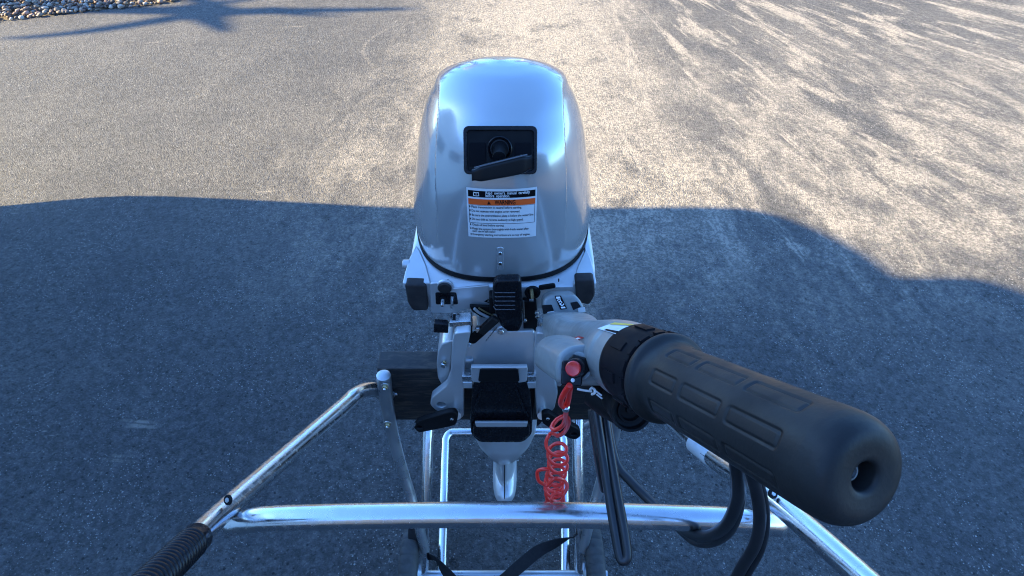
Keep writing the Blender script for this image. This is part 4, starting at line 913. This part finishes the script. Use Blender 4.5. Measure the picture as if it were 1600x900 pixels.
# axle and wheels
tube('axle', [(-.245, .60, .125), (X0, .60, .125), (.21, .60, .125)], .0105, M['dull'], cart, 20, 2)
def wheel(xc, m):
    w = bpy.data.objects.new('wheel', None); C.objects.link(w); w.parent = cart; w.location = (xc - X0, 0, .125)
    v = []; f = []; NS = 168; prof = [(-.013, .074), (-.019, .088), (-.0195, .105), (-.017, .117), (-.012, .1225), (-.0065, .1243), (0, .1250), (.0065, .1243), (.012, .1225), (.017, .117), (.0195, .105), (.019, .088), (.013, .074)]
    for s in range(NS):
        a = 2 * math.pi * s / NS
        for i, (x, r) in enumerate(prof):
            g_ = ((s % 4) < 1) if abs(x) > .004 else (s % 8 == 4)
            rr = r - (.0032 if g_ and r > .116 else 0)
            v.append(Vector((x, rr * math.cos(a), rr * math.sin(a))))
    n = len(prof)
    for s in range(NS):
        for i in range(n - 1):
            p = s * n + i; q = ((s + 1) % NS) * n + i; f.append((p, p + 1, q + 1, q))
        f.append((s * n + n - 1, s * n, ((s + 1) % NS) * n, ((s + 1) % NS) * n + n - 1))
    o = pyobj('tyre', v, f, M['tyre']); o.parent = w
    o = lathe('rim', [(.012, -.020), (.02, -.018), (.03, -.006), (.062, -.006), (.070, -.014), (.075, -.014), (.075, .014), (.070, .014), (.062, .006), (.03, .006), (.02, .018), (.012, .020)], (0, 0, 0), (1, 0, 0), M['dull'], None, 40); o.parent = w
wheel(-.2155, 0); wheel(.1735, 0)

# webbing strap thrown round the frame
strap = thing('webbing_strap', 'black webbing strap twisted loosely round the lower tubes of the cart', 'strap', (X0, .65, .2))
def ribbon(name, pts, w, m, parent):
    P_ = catmull([p[0] for p in pts], 10); tw = []
    n = len(pts)
    for i in range(n - 1):
        for j in range(10): tw.append(pts[i][1] + (pts[i + 1][1] - pts[i][1]) * (j / 10) ** 1.)
    tw.append(pts[-1][1]); v = []; f = []
    for i, p in enumerate(P_):
        t = (P_[min(i + 1, len(P_) - 1)] - P_[max(i - 1, 0)]).normalized(); up = Vector(CAMUP); a = t.cross(Vector((0, .73, -.68))).normalized(); b = t.cross(a)
        d_ = a * math.cos(tw[i]) + b * math.sin(tw[i]); nn = t.cross(d_)
        for q, e in ((-1, -1), (1, -1), (1, 1), (-1, 1)): v.append(p + d_ * q * w / 2 + nn * e * .0008)
    for i in range(len(P_) - 1):
        for s in range(4): a = i * 4 + s; b_ = i * 4 + (s + 1) % 4; f.append((a, b_, b_ + 4, a + 4))
    f += [(0, 1, 2, 3), tuple(len(P_) * 4 - 4 + k for k in range(4))]
    return pyobj(name, v, f, m, parent, sharp=60)
ribbon('webbing', list(zip([(-0.1968, 0.6552, 0.3025), (-0.2037, 0.6373, 0.2686), (-0.2025, 0.6209, 0.2363), (-0.1904, 0.6305, 0.1734), (-0.1659, 0.6032, 0.2027), (-0.1383, 0.5709, 0.212), (-0.103, 0.5423, 0.196), (-0.0594, 0.5351, 0.1883), (-0.0199, 0.5573, 0.1974), (0.0161, 0.5825, 0.2098), (0.054, 0.608, 0.2225), (0.0898, 0.6236, 0.2246), (0.1274, 0.6376, 0.2249), (0.1573, 0.6497, 0.2233), (0.1684, 0.6657, 0.2405)], (.2, .3, .1, -.6, .9, .5, .3, .2, .25, .1, .15, .5, 1.2, .4, .2))), .028, M['web'], strap)

# ------------------------------------------------------------------ what stands outside the frame: casts the shade, fills the reflections
rv = thing('shade_caster_van', 'unseen white high roofed camper van, added left of the cart to shade the near asphalt', 'van', (-3.6, -1.5, 0))
XN, XF = -2.55, -4.6
sh = [(.05, 2.10), (.22, 2.165), (.45, 2.235), (.75, 2.20), (1.05, 2.15), (1.35, 2.15), (1.64, 2.155), (1.745, 2.12), (1.82, 2.02), (1.89, 1.86), (1.935, 1.685), (1.975, 1.712), (2.03, 1.724), (2.08, 1.705), (2.125, 1.65), (2.16, 1.61), (2.30, 1.56), (2.62, 1.42), (2.80, 1.20), (2.86, .9), (2.90, -.5), (2.9, -5.2), (2.75, -5.5), (.35, -5.6)]  # unseen shade caster: outline shaped to throw the shadow edge on the drive
sp = [(p.y, p.x) for p in catmull([(a, b, 0) for a, b in sh], 4)]
n = len(sp); v = []
for x in (XN, XN - .3, XF): v += [(x, y if x == XN else min(y, 2.12), z) for y, z in sp]
f = [tuple(range(n)), tuple(range(2 * n, 3 * n))[::-1]] + [(k * n + i, k * n + (i + 1) % n, k * n + n + (i + 1) % n, k * n + n + i) for k in (0, 1) for i in range(n)]
pyobj('body', v, f, M['vwhite'], rv, sharp=30)
for (y0, y1, z0, z1) in ((.35, 1.25, 1.15, 1.75), (-1.6, -.2, 1.3, 1.9), (-4.2, -2.6, 1.3, 1.9)):
    box('side_window', (XN - .01, y0, z0), (XN + .012, y1, z1), M['glass'], rv, .005)
box('side_door', (XN - .01, -2.4, .45), (XN + .01, -1.8, 2.2), M['vwhite'], rv, .006)
for yw in (1.25, -3.9):
    for x in (XN - .26, XF + .02):
        lathe('wheel', [(.10, 0), (.22, .01), (.25, .03), (.36, .02), (.38, .05), (.38, .19), (.36, .22), (.2, .22)], (x, yw, .38), (1, 0, 0), M['tyre'], rv, 36)

tr = thing('bare_tree', 'leafless tree left of the driveway, its trunk and branches throwing thin shadows across it', 'tree', (-8.0, 4.4, 0))
T = .4877
def shp(xs, ys, h): return (xs - h / T, ys, h)
tube('trunk', [(-8.2, 4.42, -.1), (-8.1, 4.42, 1.), shp(-3.6, 4.42, 2.15), shp(-2.0, 4.36, 2.9), shp(-1.2, 4.38, 3.3), shp(-.66, 4.41, 3.5)], .08, M['bark'], tr, 12, 6, rs=lambda u: .016 + .095 * (1 - u) ** .7)
for k, (pts, r) in enumerate((([shp(-1.6, 4.38, 3.0), shp(-2.1, 4.28, 3.05), shp(-2.45, 4.12, 3.1), shp(-2.8, 3.98, 3.1), shp(-3.15, 3.90, 3.15)], .045),
                   ([shp(-2.05, 4.34, 2.9), shp(-2.2, 4.22, 3.0), shp(-2.6, 4.02, 3.0), shp(-3.0, 3.90, 3.0)], .03),
                   ([shp(-2.05, 4.36, 2.9), shp(-1.95, 4.2, 3.0), shp(-1.85, 4.08, 3.05), shp(-1.80, 4.0, 3.05)], .05),
                   ([shp(-1.9, 4.36, 2.9), shp(-2.2, 4.6, 3.2), shp(-2.6, 4.9, 3.6), shp(-3.0, 5.3, 4.0)], .04),
                   ([shp(-2.4, 4.38, 2.7), shp(-1.9, 4.55, 3.4), shp(-1.3, 4.9, 4.2)], .03),
                   ([shp(-1.7, 4.38, 3.1), shp(-1.4, 4.30, 3.2), shp(-1.1, 4.28, 3.3)], .02))):
    tube('branch', pts, r, M['bark'], tr, 8, 5, rs=lambda u, r=r: .012 + (1.5 * r - .012) * (1 - u))

# basketball post on the far side of the drive (mirrored in the cowl's top)
bb = thing('basketball_hoop', 'basketball hoop on a pole beyond the far end of the drive', 'basketball hoop', (-1.2, 7.5, 0))
tube('pole', [(-1.2, 7.6, 0), (-1.2, 7.6, 1.5), (-1.2, 7.6, 3.0), (-1.2, 7.1, 3.3)], .06, M['dull'], bb, 12, 5)
box('backboard', (-1.75, 7.0, 2.9), (-.65, 7.04, 3.65), M['vwhite'], bb, .01)
tube('rim', [(-1.2 + .23 * math.sin(a * .5236), 6.75 + .23 * math.cos(a * .5236), 3.02) for a in range(13)], .012, M['orange'], bb, 8, 2)
# houses and a belt of trees along the skyline
def house(x, y, w, h, dpt, lab, m, rot=0):
    t = thing('house', lab, 'house', (x, y, 0))
    box('wall', (x - w / 2, y, 0), (x + w / 2, y + dpt, h), m, t, .02)
    v = [(x - w / 2 - .5, y - .5, h), (x + w / 2 + .5, y - .5, h), (x + w / 2 + .5, y + dpt + .5, h), (x - w / 2 - .5, y + dpt + .5, h), (x - w / 2 - .5, y + dpt / 2, h + 2.6), (x + w / 2 + .5, y + dpt / 2, h + 2.6)]
    pyobj('roof', v, [(0, 1, 5, 4), (2, 3, 4, 5), (1, 2, 5), (3, 0, 4), (0, 3, 2, 1)], M['roof'], t, smooth=False)
    for i in range(4):
        xx = x - w / 2 + w * (i + .5) / 4; box('window', (xx - .5, y - .03, 1.0), (xx + .5, y + .02, 2.3), M['glass'], t, .01)
house(3, -17, 26, 5.5, 7, 'unseen wide grey sided house added behind the cart to darken reflections', M['siding'])  # out of view, added to darken the lower reflections in tubes and grip
house(-13, 34, 14, 3.2, 8, 'low brick house across the street, left of the drive', M['brick'])
house(9, 38, 13, 5.4, 8, 'two storey pale house across the street, right of the drive', M['vwhite'])
rt = random.Random(11)
for i in range(26):
    x = -60 + i * 4.8 + rt.uniform(-1.5, 1.5); y = 44 + rt.uniform(-6, 8); h = rt.uniform(9, 15)
    t = thing('pine_tree', 'one of the evergreens on the far skyline', 'tree', (x, y, 0), 'evergreens along the skyline')
    v, f = tube_geo([(x, y, 0), (x, y, h * .5), (x, y, h * .95)], .2, 8, 2)
    pyobj('trunk', v, f, M['bark'], t)
    v = []; f = []
    for k in range(420):
        u = rt.random() ** .7; rr = (1 - u) * h * .24 * math.sqrt(rt.random()) + .1; a = rt.uniform(0, 6.28); c_ = Vector((x + rr * math.cos(a), y + rr * math.sin(a), h * (.12 + .9 * u)))
        b0 = len(v); s = rt.uniform(.3, .7)
        for _ in range(3): v.append(c_ + Vector((rt.uniform(-s, s), rt.uniform(-s, s), rt.uniform(-s, s) * .7)))
        f.append((b0, b0 + 1, b0 + 2))
    pyobj('crown', v, f, M['leaf'], t, smooth=False)
